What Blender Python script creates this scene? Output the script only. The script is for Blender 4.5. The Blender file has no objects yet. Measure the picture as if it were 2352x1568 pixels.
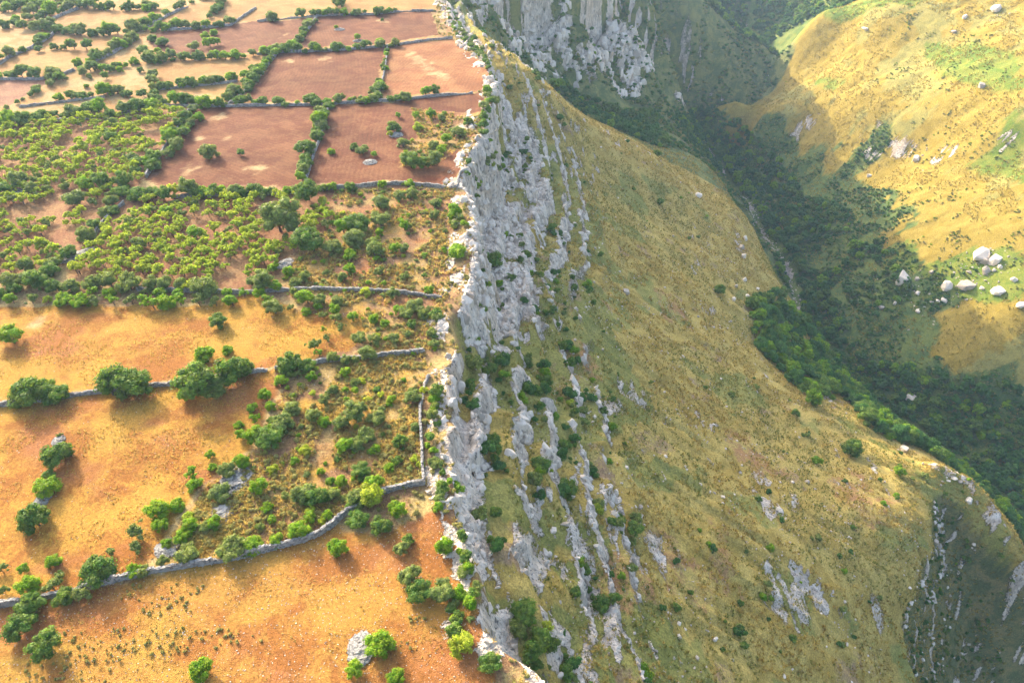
import bpy, bmesh, math, random
import numpy as np
from mathutils import Vector

sc = bpy.context.scene
COL = sc.collection
rng = np.random.default_rng(7)
random.seed(7)

# ------------------------------------------------------------------ camera, sky, sun, exposure
PITCH = math.radians(40.0)
CAM_H = 100.0
SUN_AZ = math.radians(-38.0)      # measured from +Y towards +X
SUN_EL = math.radians(23.6)
cam_data = bpy.data.cameras.new('camera')
cam_data.sensor_width = 36.0
cam_data.lens = 24.0
cam_data.clip_start = 0.5
cam_data.clip_end = 5000.0
cam = bpy.data.objects.new('camera', cam_data)
COL.objects.link(cam)
cam.location = (0, 0, CAM_H)
cam.rotation_euler = (math.pi / 2 - PITCH, 0, 0)
sc.camera = cam

world = bpy.data.worlds.new('World')
sc.world = world
world.use_nodes = True
wn = world.node_tree
bg = wn.nodes['Background']
sky = wn.nodes.new('ShaderNodeTexSky')
sky.sky_type = 'NISHITA'
sky.sun_disc = False
sky.sun_elevation = SUN_EL
sky.sun_rotation = SUN_AZ % (2 * math.pi)
sky.altitude = 400
sky.air_density = 1.0
sky.dust_density = 8.0
sky.ozone_density = 1.0
wn.links.new(sky.outputs[0], bg.inputs[0])
bg.inputs[1].default_value = 0.15

to_sun = Vector((math.sin(SUN_AZ) * math.cos(SUN_EL), math.cos(SUN_AZ) * math.cos(SUN_EL), math.sin(SUN_EL)))
sun_data = bpy.data.lights.new('sun', 'SUN')
sun_data.energy = 2.15
sun_data.angle = math.radians(0.6)
sun_data.color = (1.0, 0.86, 0.66)
sun = bpy.data.objects.new('sun', sun_data)
COL.objects.link(sun)
sun.location = (-200, 300, 300)
sun.rotation_euler = (-to_sun).to_track_quat('-Z', 'Y').to_euler()

vs = sc.view_settings
vs.view_transform = 'Standard'
vs.look = 'None'
vs.exposure = 1.78
vs.gamma = 1.0
vs.use_curve_mapping = False
sc.render.engine = 'CYCLES'
sc.cycles.use_denoising = True
sc.cycles.max_bounces = 5
sc.cycles.diffuse_bounces = 2
sc.cycles.transmission_bounces = 3
sc.cycles.volume_bounces = 0
sc.cycles.caustics_reflective = False
sc.cycles.caustics_refractive = False

# ------------------------------------------------------------------ picture <-> place
# coordinates read off the photograph at 2352 x 1568
F_PX = 1568.0
CP, SP = math.cos(PITCH), math.sin(PITCH)


def ray(u, v):
    dx = np.asarray(u, float) - 1176.0
    dy = np.asarray(v, float) - 784.0
    return dx, F_PX * CP - dy * SP, -(F_PX * SP + dy * CP)


def on_level(u, v, z):
    a, b, c = ray(u, v)
    t = (z - CAM_H) / c
    return a * t, b * t


def proj(x, y, z):
    zz = z - CAM_H
    d = y * CP - zz * SP
    d = np.where(d < 1e-3, 1e-3, d)
    return 1176 + F_PX * x / d, 784 - F_PX * (y * SP + zz * CP) / d, d


# ------------------------------------------------------------------ noise
def _hash(ix, iy, iz, seed):
    h = (ix * 374761393 + iy * 668265263 + iz * 2147483647 + seed * 974711) & 0xFFFFFFFF
    h = ((h ^ (h >> 13)) * 1274126177) & 0xFFFFFFFF
    return ((h ^ (h >> 16)) & 0xFFFF) / 32767.5 - 1.0


def noise(x, y, z=0.0, seed=0):
    x, y, z = np.broadcast_arrays(np.asarray(x, float), np.asarray(y, float), np.asarray(z, float))
    fx, fy, fz = np.floor(x), np.floor(y), np.floor(z)
    ix, iy, iz = fx.astype(np.int64), fy.astype(np.int64), fz.astype(np.int64)
    tx, ty, tz = x - fx, y - fy, z - fz
    tx = tx * tx * (3 - 2 * tx); ty = ty * ty * (3 - 2 * ty); tz = tz * tz * (3 - 2 * tz)
    def c(a, b, d):
        return _hash(ix + a, iy + b, iz + d, seed)
    x00 = c(0, 0, 0) * (1 - tx) + c(1, 0, 0) * tx
    x10 = c(0, 1, 0) * (1 - tx) + c(1, 1, 0) * tx
    r0 = x00 * (1 - ty) + x10 * ty
    if not np.any(tz):
        return r0
    x01 = c(0, 0, 1) * (1 - tx) + c(1, 0, 1) * tx
    x11 = c(0, 1, 1) * (1 - tx) + c(1, 1, 1) * tx
    r1 = x01 * (1 - ty) + x11 * ty
    return r0 * (1 - tz) + r1 * tz


def fbm(x, y, z=0.0, octs=4, seed=0, gain=0.5):
    s, a, n = 0.0, 1.0, 0.0
    for o in range(octs):
        f = 2.03 ** o
        s = s + a * noise(np.asarray(x) * f + 17.3 * o, np.asarray(y) * f - 9.1 * o, np.asarray(z) * f, seed + o)
        n += a
        a *= gain
    return s / n


def sstep(a, b, x):
    t = np.clip((x - a) / (b - a), 0, 1)
    return t * t * (3 - 2 * t)


def inside(u, v, poly):
    res = np.zeros(np.shape(u), bool)
    n = len(poly)
    for i in range(n):
        x1, y1 = poly[i]
        x2, y2 = poly[(i + 1) % n]
        if y1 == y2:
            continue
        c = ((y1 > v) != (y2 > v)) & (u < (x2 - x1) * (v - y1) / (y2 - y1) + x1)
        res ^= c
    return res


# ------------------------------------------------------------------ shape of the land
RIM = [(1250, 1568), (1178, 1500), (1112, 1440), (1108, 1330), (1085, 1240), (1060, 1180), (1050, 1060), (1042, 980),
       (1040, 900), (1052, 830), (1050, 740), (1075, 660), (1098, 590), (1092, 530), (1075, 470), (1060, 430), (1085, 370),
       (1110, 300), (1138, 240), (1140, 195), (1110, 140), (1078, 100), (1045, 45), (1022, 0)]
_rx, _ry = on_level([p[0] for p in RIM], [p[1] for p in RIM], 0.0)
_ey = np.concatenate([[-50, 15], _ry, [436, 462, 488, 505, 522, 545, 575, 610, 660, 720, 1200]])
_ex = np.concatenate([[22, 14], _rx, [-34, -22, -6, 8, 30, 50, 66, 80, 90, 95, 110]])


def edge(y):
    return np.interp(y, _ey, _ex) + 1.6 * noise(np.asarray(y) / 9.0, 3.3, seed=3) + 0.8 * noise(np.asarray(y) / 3.2, 8.3, seed=4)


CTRL = [  # u, v, z on the canyon side
    (1200, 210, -16), (1290, 400, -47), (1300, 600, -50), (1300, 690, -45), (1230, 850, -35), (1250, 1050, -30),
    (1185, 1300, -13), (1180, 1050, -16), (1160, 860, -18), (1250, 1300, -25), (1350, 1500, -29), (1500, 1050, -62), (1700, 1050, -86), (1900, 1050, -106), (2100, 1060, -120),
    (2160, 1098, -122), (1400, 1300, -43), (1600, 1300, -63), (1800, 1300, -83), (2000, 1300, -102), (2120, 1300, -113),
    (2280, 1210, -129), (2352, 1310, -139), (2250, 1500, -176), (2150, 1500, -150), (2050, 1450, -116), (1900, 1500, -93),
    (1600, 1500, -59), (2352, 1568, -192), (1400, 850, -58), (1600, 850, -85), (1750, 850, -106), (1830, 850, -125),
    (1900, 900, -130), (2000, 970, -126), (1400, 650, -65), (1600, 650, -92), (1750, 650, -115), (1785, 650, -121),
    (1400, 500, -65), (1550, 500, -88), (1700, 480, -106), (1330, 350, -50), (1480, 350, -68), (1350, 270, -50),
    (1288, 225, -35), (1220, 182, -18), (1540, 400, -80), (1400, 260, -90), (1300, 200, -76), (1480, 300, -98),
    (1560, 310, -108), (1500, 250, -105), (1640, 390, -107), (1600, 430, -97), (1240, 100, -46), (1300, 0, -25),
    (1390, 100, -60), (1330, 150, -79), (1230, 150, -62), (1450, 50, -55), (1450, 130, -88), (1400, 200, -92),
    (1500, 200, -118), (1525, 248, -165), (1480, 140, -105), (1500, 0, -62), (1590, 35, -82), (1625, 100, -108),
    (1690, 160, -130), (1760, 195, -148), (1600, 210, -150), (1690, 210, -150), (1550, 150, -115), (1150, 60, -22),
    (1200, 120, -42), (1120, 20, -9), (1180, 160, -41),
    (1580, 300, -180), (1680, 420, -195), (1760, 540, -205), (1815, 650, -210), (1850, 750, -215), (1920, 850, -218),
    (2040, 950, -222), (2150, 1030, -226), (2352, 1200, -232),
    (1880, 700, -207), (2000, 700, -190), (2100, 700, -180), (2250, 700, -166), (2352, 700, -156), (1800, 500, -195),
    (1900, 500, -178), (2000, 500, -165), (2130, 500, -150), (2352, 500, -130), (1700, 350, -190), (1800, 350, -172),
    (1950, 350, -152), (2100, 350, -138), (2352, 350, -112), (1700, 217, -142), (1620, 270, -166), (1750, 260, -148),
    (1830, 220, -138), (1800, 300, -158), (1950, 250, -128), (2150, 250, -108), (2352, 250, -90), (1780, 140, -135),
    (1900, 130, -112), (2100, 130, -92), (2352, 130, -72), (1863, 42, -88), (2013, 40, -75), (2150, 5, -60),
    (1763, 100, -118), (1900, 20, -101), (1800, 40, -125), (1700, 80, -145), (1650, 20, -110), (1600, 0, -102),
    (1720, 150, -156), (1800, 0, -110), (1900, 0, -95), (2150, 850, -198), (2300, 850, -188), (2250, 950, -212),
    (2352, 1000, -214), (2300, 1180, -190), (2352, 1270, -204), (2250, 1140, -200), (2200, 1090, -205), (2060, 990, -205),
    (2180, 1300, -129), (2250, 1350, -151), (2352, 1290, -176), (2300, 1215, -168), (2230, 1130, -160)]
_cu = np.array(CTRL, float)
_cx, _cy = on_level(_cu[:, 0], _cu[:, 1], _cu[:, 2])
_extra = np.array([(224, 672, -168), (200, 980, -60), (350, 980, -60), (470, 850, -30), (520, 700, -10), (560, 500, -20),
                   (500, 400, -55), (520, 300, -110), (430, 250, -190), (300, 120, -236), (360, 200, -215), (250, 55, -225),
                   (150, 35, -150), (80, 25, -92), (30, 20, -42), (420, 80, -220), (640, 300, -60), (640, 700, 10),
                   (600, 60, -180), (100, 720, -55), (110, 900, -55), (640, 1000, 0)], float)
_px = np.concatenate([_cx, _extra[:, 0]]); _py = np.concatenate([_cy, _extra[:, 1]])
_pz = np.concatenate([_cu[:, 2], _extra[:, 2]])
_C2 = 14.0 ** 2


def _phi(dx, dy):
    return np.sqrt(dx * dx + dy * dy + _C2)


_A = _phi(_px[:, None] - _px[None], _py[:, None] - _py[None])
_n = len(_px)
_M = np.zeros((_n + 3, _n + 3))
_M[:_n, :_n] = _A + np.eye(_n) * -1.5
_M[:_n, _n] = 1; _M[:_n, _n + 1] = _px / 100; _M[:_n, _n + 2] = _py / 100
_M[_n:, :_n] = _M[:_n, _n:].T
_w = np.linalg.solve(_M, np.concatenate([_pz, [0, 0, 0]]))


def base_rbf(x, y):
    x = np.asarray(x, float).ravel(); y = np.asarray(y, float).ravel()
    out = np.empty(len(x))
    for i in range(0, len(x), 40000):
        a, b = x[i:i + 40000], y[i:i + 40000]
        out[i:i + 40000] = _phi(a[:, None] - _px[None], b[:, None] - _py[None]) @ _w[:_n] + _w[_n] + _w[_n + 1] * a / 100 + _w[_n + 2] * b / 100
    return out


RIVER_Y = np.array([150, 234, 284, 310, 348, 392, 441, 504, 581, 664, 674, 690, 706, 760, 860, 1200], float)
RIVER_X = np.array([330, 294, 265, 245, 223, 216, 219, 217, 204, 178, 224, 264, 282, 280, 288, 300], float)


def river_x(y):
    return np.interp(y, RIVER_Y, RIVER_X) + 3 * noise(np.asarray(y) / 25.0, 1.0, seed=9)


_gw = np.array([[float(q) for q in on_level(a, b, c)] for a, b, c in
                [(2140, 1160, -124), (2200, 1160, -125), (2280, 1220, -130), (2356, 1318, -140), (2600, 1500, -170), (2500, 2000, -170),
                 (2150, 1800, -130), (2115, 1568, -125), (2075, 1400, -114), (2100, 1280, -113)]])


_cw = np.array([[float(q) for q in on_level(a, b, c)] for a, b, c in
                [(2140, 1092, -122), (2205, 1122, -125), (2280, 1212, -130), (2356, 1316, -140), (2460, 1420, -158)]])


def crest_gap(x, y):
    d = np.full(len(x), 1e3)
    m = (x > 120) & (x < 290) & (y > 90) & (y < 230)
    for i in range(len(_cw) - 1):
        p, e = _cw[i], _cw[i + 1] - _cw[i]
        t = np.clip(((x[m] - p[0]) * e[0] + (y[m] - p[1]) * e[1]) / (e @ e), 0, 1)
        d[m] = np.minimum(d[m], np.hypot(x[m] - p[0] - t * e[0], y[m] - p[1] - t * e[1]))
    return d


def gully_depth(x, y):
    out = np.zeros_like(x)
    m = (x > 100) & (x < 330) & (y < 200)
    if not m.any():
        return out
    a, b = x[m] + 4 * noise(x[m] / 9, y[m] / 9, seed=24), y[m] + 4 * noise(x[m] / 9, y[m] / 9, seed=25)
    ins = inside(a, b, _gw)
    d = np.full(len(a), 1e9)
    for i in range(len(_gw)):
        p, q = _gw[i], _gw[(i + 1) % len(_gw)]
        e = q - p
        t = np.clip(((a - p[0]) * e[0] + (b - p[1]) * e[1]) / (e @ e), 0, 1)
        d = np.minimum(d, np.hypot(a - p[0] - t * e[0], b - p[1] - t * e[1]))
    out[m] = ins * (0.5 * sstep(0, 7, d) + 0.5 * sstep(0, 24, d))
    return out


def land(x, y, full=False):
    x = np.asarray(x, float); y = np.asarray(y, float)
    shp = np.broadcast(x, y).shape
    x, y = [a.ravel() for a in np.broadcast_arrays(x, y)]
    s = x - edge(y)
    plateau = 0.5 * fbm(x / 45, y / 45, octs=3, seed=11) + 0.12 * fbm(x / 6, y / 6, octs=2, seed=12)
    # rim rocks stand a little proud of the fields
    plateau = plateau + 1.0 * sstep(-9, -1, s) * (0.6 + fbm(x / 6, y / 6, octs=3, seed=14))
    plateau = plateau - 26 * sstep(560, 680, y)  # unseen far plateau, lowered so less of its shadow reaches the hillside
    z = plateau.copy()
    rock = np.zeros_like(x)
    m = s > -3
    xm, ym, sm = x[m], y[m], s[m]
    b = base_rbf(xm, ym)
    n1 = fbm(xm / 55, ym / 55, octs=4, seed=21)
    n2 = fbm(xm / 14, ym / 14, octs=3, seed=22)
    far = np.clip(sm / 60, 0, 1)
    b = np.minimum(b, -4)
    b = b + 3.0 * n1 * far + 1.0 * n2
    rill = np.abs(fbm(xm / 60, ym / 13 + 0.02 * xm, octs=4, seed=23))
    b = b - 1.5 * sstep(0.25, 0.0, rill) * far * np.where(xm < river_x(ym), 1.0, 0.6) * sstep(-0.5, 0.3, n1)
    # the dark face under the slope shoulder
    gd = gully_depth(xm, ym)
    b = b - 15 * gd
    b = b + 6.5 * np.exp(-(crest_gap(xm, ym) / 5.5) ** 2)
    # ledges running along the rim, dying out down the slope
    amp = sstep(70, 15, sm + 18 * n1) * sstep(0, 4, sm)
    q = (sm + 7 * n1 + 3 * n2) / 8.5
    fr = q - np.floor(q)
    stair = sstep(0.5, 0.82, fr) - fr
    b = b - 7.0 * amp * stair
    w = 6.0 + 4.0 * noise(ym / 23, 5.0, seed=31)
    t = sstep(0, 1, (sm + 1.5) / w)
    t = 0.35 * t + 0.65 * sstep(0.15, 0.75, (sm + 1.5) / w)
    z[m] = plateau[m] * (1 - t) + b * t
    # bare rock where it is steep, in broken bands
    face = sstep(-2.5, 0.5, sm) * sstep(w + 5, w - 1, sm)
    patch = fbm(xm / 9, ym / 15, octs=5, seed=41, gain=0.65)
    strip = sstep(0.40, 0.56, fr) * sstep(0.98, 0.8, fr)
    tall = sstep(150, 190, ym) * sstep(320, 290, ym)                    # the high bare wall
    bluff = np.maximum(sstep(430, 470, ym) * sstep(660, 600, ym) * sstep(70, 30, sm), 0.6 * (xm < river_x(ym)) * sstep(560, 620, ym) * sstep(730, 700, ym) * sstep(0.05, 0.3, fbm(xm / 20, ym / 20, octs=3, seed=42)))
    r = np.maximum(face * sstep(-0.22, 0.06, patch + 0.2 * tall), amp * strip * sstep(-0.14, 0.08, patch + 0.1 * tall))
    r = np.maximum(r, tall * sstep(26, 18, sm) * sstep(-0.3, 0.0, patch) * sstep(0, 3, sm))
    r = np.maximum(r, bluff * sstep(-0.05, 0.16, patch))
    rock[m] = r
    rx = np.abs(xm - river_x(ym))
    z[m] -= 2.5 * sstep(7, 2, rx) * (ym < 660)
    if full:
        return z.reshape(shp), rock.reshape(shp), s.reshape(shp)
    return z.reshape(shp)


def on_land(u, v, lift=0.0):
    """Where the sight line through a picture point meets the ground (first hit)."""
    u = np.atleast_1d(np.asarray(u, float)); v = np.atleast_1d(np.asarray(v, float))
    a, b, c = ray(u, v)
    ln = np.sqrt(a * a + b * b + c * c)
    a, b, c = a / ln, b / ln, c / ln
    ts = np.concatenate([np.arange(70, 420, 2.0), np.arange(420, 1150, 4.0)])
    X = a[:, None] * ts; Y = b[:, None] * ts; Z = CAM_H + c[:, None] * ts
    under = Z < land(X, Y) + lift
    k = np.argmax(under, axis=1)
    ok = under[np.arange(len(u)), k]
    k = np.where(ok, k, len(ts) - 1)
    t1 = ts[k]; t0 = ts[np.maximum(k - 1, 0)]
    for _ in range(5):
        tm = (t0 + t1) / 2
        un = CAM_H + c * tm < land(a * tm, b * tm) + lift
        t1 = np.where(un, tm, t1); t0 = np.where(un, t0, tm)
    return a * t1, b * t1, t1


# ------------------------------------------------------------------ materials
def new_mat(name):
    m = bpy.data.materials.new(name)
    m.use_nodes = True
    nt = m.node_tree
    for n in list(nt.nodes):
        nt.nodes.remove(n)
    return m, nt


class NT:
    """Small helper to write node trees."""
    def __init__(self, nt):
        self.nt = nt

    def node(self, kind, **kw):
        n = self.nt.nodes.new(kind)
        for k, v in kw.items():
            setattr(n, k, v)
        return n

    def link(self, a, b):
        self.nt.links.new(a, b)

    def val(self, sock, v):
        if hasattr(v, 'is_output'):
            self.link(v, sock)
        else:
            sock.default_value = v

    def attr(self, name, out='Fac'):
        return self.node('ShaderNodeAttribute', attribute_name=name).outputs[out]

    def noise(self, vec, scale, detail=3.0, rough=0.6, dist=0.0):
        n = self.node('ShaderNodeTexNoise')
        self.link(vec, n.inputs['Vector'])
        n.inputs['Scale'].default_value = scale
        n.inputs['Detail'].default_value = detail
        n.inputs['Roughness'].default_value = rough
        n.inputs['Distortion'].default_value = dist
        return n.outputs['Fac']

    def math(self, op, a, b=0.0, c=0.0, clamp=False):
        n = self.node('ShaderNodeMath', operation=op, use_clamp=clamp)
        self.val(n.inputs[0], a); self.val(n.inputs[1], b); self.val(n.inputs[2], c)
        return n.outputs[0]

    def remap(self, x, a, b, c, d):
        n = self.node('ShaderNodeMapRange', interpolation_type='SMOOTHSTEP')
        self.val(n.inputs[0], x)
        for i, q in enumerate((a, b, c, d)):
            self.val(n.inputs[i + 1], q)
        return n.outputs[0]

    def mix(self, f, a, b, blend='MIX'):
        n = self.node('ShaderNodeMix', data_type='RGBA', blend_type=blend)
        self.val(n.inputs['Factor'], f)
        self.val(n.inputs[6], a); self.val(n.inputs[7], b)
        return n.outputs[2]

    def scale_vec(self, vec, s):
        n = self.node('ShaderNodeVectorMath', operation='MULTIPLY')
        self.link(vec, n.inputs[0]); n.inputs[1].default_value = s
        return n.outputs[0]

    def gray(self, f):
        n = self.node('ShaderNodeCombineColor')
        for i in range(3):
            self.link(f, n.inputs[i])
        return n.outputs[0]

    def surface(self, color, rough=0.9, bump=None, bump_d=0.2, spec=0.15):
        p = self.node('ShaderNodeBsdfPrincipled')
        self.val(p.inputs['Base Color'], color)
        self.val(p.inputs['Roughness'], rough)
        p.inputs['Specular IOR Level'].default_value = spec
        if bump is not None:
            b = self.node('ShaderNodeBump')
            b.inputs['Strength'].default_value = 1.0
            b.inputs['Distance'].default_value = bump_d
            self.link(bump, b.inputs['Height'])
            self.link(b.outputs[0], p.inputs['Normal'])
        o = self.node('ShaderNodeOutputMaterial')
        self.link(p.outputs[0], o.inputs[0])
        return p


def land_material():
    m, nt = new_mat('land')
    t = NT(nt)
    pos = t.node('ShaderNodeNewGeometry').outputs['Position']
    col = t.attr('cover', 'Color')
    col2 = t.attr('cover_two', 'Color')
    rock = t.attr('rock')
    fur = t.attr('furrow')
    fco = t.attr('furrow_at')
    rough = t.attr('tuft')
    # two ground colours broken up at several sizes
    a = t.noise(pos, 0.11, 3, 0.62, 0.6)
    b = t.noise(pos, 0.71, 3, 0.75, 1.3)
    f = t.math('ADD', t.math('MULTIPLY', a, 0.6), t.math('MULTIPLY', b, 0.4))
    base = t.mix(t.remap(f, 0.42, 0.58, 0.0, 1.0), col, col2)
    # furrows of the plough
    ph = t.math('ADD', t.math('MULTIPLY', fco, 4.0), t.math('MULTIPLY', a, 6.0))
    wave = t.math('SINE', ph)
    brk = b
    wv = t.math('MULTIPLY', t.math('MULTIPLY', wave, fur), t.remap(brk, 0.3, 0.7, 0.45, 1.0))
    # grain of stalks, clods and small tufts
    g1 = t.noise(pos, 1.9, 2, 0.75)
    g2 = t.noise(pos, 6.0, 1, 0.7)
    grain = t.math('ADD', t.math('MULTIPLY', t.math('SUBTRACT', g1, 0.5), 1.5), t.math('MULTIPLY', t.math('SUBTRACT', g2, 0.5), 0.9))
    amt = t.math('ADD', 0.55, t.math('MULTIPLY', rough, 0.9))
    k = t.math('ADD', t.math('MULTIPLY', grain, amt), 1.0)
    k = t.math('ADD', k, t.math('MULTIPLY', wv, 0.09))
    k = t.math('MAXIMUM', k, 0.25)
    base = t.mix(1.0, base, t.gray(k), 'MULTIPLY')
    # limestone
    st = t.scale_vec(pos, (1.0, 1.0, 0.38))
    r1 = t.noise(st, 0.4, 3, 0.7, 0.4)
    r2 = t.noise(st, 1.3, 2, 0.7, 0.3)
    r3 = a
    stone = t.mix(t.remap(r1, 0.35, 0.65, 0, 1), (0.53, 0.445, 0.355, 1), (0.88, 0.765, 0.63, 1))
    stone = t.mix(t.remap(r3, 0.52, 0.70, 0, 0.6), stone, (0.52, 0.38, 0.25, 1))
    pits = t.remap(r2, 0.33, 0.45, 1, 0)
    stone = t.mix(t.math('MULTIPLY', pits, 0.75), stone, (0.10, 0.10, 0.095, 1))
    edge_n = t.math('ADD', t.math('MULTIPLY', b, 0.6), t.math('MULTIPLY', g1, 0.4))
    rm = t.math('ADD', rock, t.math('MULTIPLY', t.math('SUBTRACT', edge_n, 0.5), 1.7))
    rm = t.remap(rm, 0.42, 0.56, 0, 1)
    c = t.mix(rm, base, stone)
    hgt = t.math('MULTIPLY', g2, 0.6)
    hr = t.math('ADD', t.math('MULTIPLY', r1, 4.0), t.math('MULTIPLY', r2, 2.5))
    h = t.node('ShaderNodeMix', data_type='FLOAT')
    t.link(rm, h.inputs[0]); t.link(hgt, h.inputs[2]); t.link(hr, h.inputs[3])
    t.surface(c, 0.92, h.outputs[0], 0.35)
    return m


def leaf_material(name, c1, c2, c3, trans=0.28):
    m, nt = new_mat(name)
    t = NT(nt)
    oi = t.node('ShaderNodeObjectInfo')
    geo = t.node('ShaderNodeNewGeometry')
    n = t.noise(geo.outputs['Position'], 0.9, 3, 0.65)
    tint = t.mix(oi.outputs['Random'], c1, c2)
    # each leaf spray a little lighter or darker
    lv = t.attr('leaf_tone')
    tint = t.mix(t.remap(n, 0.4, 0.65, 0.0, 0.55), tint, c3)
    k = t.math('ADD', 0.62, t.math('MULTIPLY', lv, 0.76))
    tint = t.mix(1.0, tint, t.gray(k), 'MULTIPLY')
    p = t.node('ShaderNodeBsdfPrincipled')
    t.link(tint, p.inputs['Base Color'])
    p.inputs['Roughness'].default_value = 0.6
    p.inputs['Specular IOR Level'].default_value = 0.2
    tr = t.node('ShaderNodeBsdfTranslucent')
    warm = t.mix(1.0, tint, (1.25, 1.35, 0.55, 1), 'MULTIPLY')
    t.link(warm, tr.inputs['Color'])
    mx = t.node('ShaderNodeMixShader')
    mx.inputs[0].default_value = trans
    t.link(p.outputs[0], mx.inputs[1]); t.link(tr.outputs[0], mx.inputs[2])
    o = t.node('ShaderNodeOutputMaterial')
    t.link(mx.outputs[0], o.inputs[0])
    return m


def stone_material(name, ca, cb, dark=(0.12, 0.12, 0.11, 1), s=1.0):
    m, nt = new_mat(name)
    t = NT(nt)
    geo = t.node('ShaderNodeNewGeometry')
    pos = geo.outputs['Position']
    n1 = t.noise(pos, 0.8 * s, 5, 0.65, 0.3)
    n2 = t.noise(pos, 3.5 * s, 4, 0.7)
    isl = t.math('MULTIPLY', geo.outputs['Random Per Island'], 0.7)
    f = t.math('ADD', t.math('MULTIPLY', n1, 0.75), t.math('SUBTRACT', isl, 0.12))
    c = t.mix(t.remap(f, 0.3, 0.75, 0, 1), ca, cb)
    c = t.mix(t.remap(n2, 0.28, 0.42, 0.7, 0), c, dark)
    t.surface(c, 0.92, t.math('ADD', n1, t.math('MULTIPLY', n2, 0.6)), 0.35)
    return m


def simple_material(name, ca, cb, scale=2.0, rnd=0.5, trans=0.0):
    m, nt = new_mat(name)
    t = NT(nt)
    oi = t.node('ShaderNodeObjectInfo')
    pos = t.node('ShaderNodeNewGeometry').outputs['Position']
    n = t.noise(pos, scale, 3, 0.6)
    f = t.math('ADD', t.math('MULTIPLY', n, 1 - rnd), t.math('MULTIPLY', oi.outputs['Random'], rnd))
    c = t.mix(t.remap(f, 0.25, 0.75, 0, 1), ca, cb)
    p = t.surface(c, 0.85)
    if trans:
        tr = t.node('ShaderNodeBsdfTranslucent')
        t.link(c, tr.inputs['Color'])
        mx = t.node('ShaderNodeMixShader')
        mx.inputs[0].default_value = trans
        t.link(p.outputs[0], mx.inputs[1]); t.link(tr.outputs[0], mx.inputs[2])
        out = [n for n in nt.nodes if n.type == 'OUTPUT_MATERIAL'][0]
        t.link(mx.outputs[0], out.inputs[0])
    return m


MAT_LAND = land_material()
MAT = {
    'd': leaf_material('leaves_dark', (0.09, 0.20, 0.036, 1), (0.13, 0.24, 0.04, 1), (0.30, 0.35, 0.05, 1), 0.38),
    'o': leaf_material('leaves_olive', (0.155, 0.235, 0.062, 1), (0.21, 0.27, 0.07, 1), (0.37, 0.39, 0.095, 1), 0.36),
    'b': leaf_material('leaves_bright', (0.15, 0.32, 0.015, 1), (0.21, 0.37, 0.018, 1), (0.42, 0.47, 0.03, 1), 0.42),
    'y': leaf_material('leaves_yellow', (0.31, 0.42, 0.04, 1), (0.42, 0.47, 0.045, 1), (0.52, 0.52, 0.07, 1), 0.52),
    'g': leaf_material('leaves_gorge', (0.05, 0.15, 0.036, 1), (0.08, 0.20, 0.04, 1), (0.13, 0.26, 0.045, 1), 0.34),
}
MAT_BARK = simple_material('bark', (0.10, 0.075, 0.055, 1), (0.19, 0.15, 0.115, 1), 3.0)
MAT_WALL = stone_material('wall_stone', (0.24, 0.23, 0.215, 1), (0.46, 0.44, 0.405, 1))
MAT_ROCK = stone_material('boulder_stone', (0.50, 0.425, 0.34, 1), (0.86, 0.75, 0.62, 1), s=0.6)
MAT_STRAW = simple_material('dry_grass', (0.39, 0.285, 0.065, 1), (0.68, 0.52, 0.145, 1), 0.06, 0.7, 0.45)
MAT_STRAW_GREEN = simple_material('green_grass', (0.21, 0.25, 0.05, 1), (0.40, 0.36, 0.09, 1), 0.06, 0.6, 0.45)
MAT_GOLD = simple_material('gold_grass', (0.52, 0.36, 0.08, 1), (0.74, 0.55, 0.17, 1), 0.06, 0.6, 0.45)
MAT_HILL = simple_material('hill_grass', (0.38, 0.29, 0.05, 1), (0.62, 0.49, 0.13, 1), 0.05, 0.6, 0.4)
MAT_HERB = leaf_material('herb_leaves', (0.30, 0.29, 0.08, 1), (0.40, 0.35, 0.11, 1), (0.48, 0.42, 0.15, 1), 0.3)


# ------------------------------------------------------------------ object helpers
def tag(o, label=None, cat=None, group=None, kind=None):
    for k, v in (('label', label), ('category', cat), ('group', group), ('kind', kind)):
        if v:
            o[k] = v
    return o


def mesh_from(name, verts, faces_list, mat, smooth=True):
    """faces_list: list of int arrays (n,3) or (n,4)."""
    me = bpy.data.meshes.new(name)
    verts = np.asarray(verts, np.float32)
    me.vertices.add(len(verts))
    me.vertices.foreach_set('co', verts.ravel())
    loops, starts, tot = [], [], 0
    for f in faces_list:
        f = np.asarray(f, np.int32)
        if len(f) == 0:
            continue
        k = f.shape[1]
        loops.append(f.ravel())
        starts.append(tot + np.arange(len(f)) * k)
        tot += f.size
    loops = np.concatenate(loops); starts = np.concatenate(starts)
    me.loops.add(len(loops))
    me.loops.foreach_set('vertex_index', loops)
    me.polygons.add(len(starts))
    me.polygons.foreach_set('loop_start', starts.astype(np.int32))
    me.update(calc_edges=True)
    me.validate()
    me.polygons.foreach_set('use_smooth', np.full(len(me.polygons), smooth))
    if mat:
        me.materials.append(mat)
    return me


def add_obj(name, data, parent=None, loc=None, rz=None, scale=None):
    o = bpy.data.objects.new(name, data)
    COL.objects.link(o)
    if parent is not None:
        o.parent = parent
    if loc is not None:
        o.location = loc
    if rz is not None:
        o.rotation_euler = (0, 0, rz)
    if scale is not None:
        o.scale = scale
    return o


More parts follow.
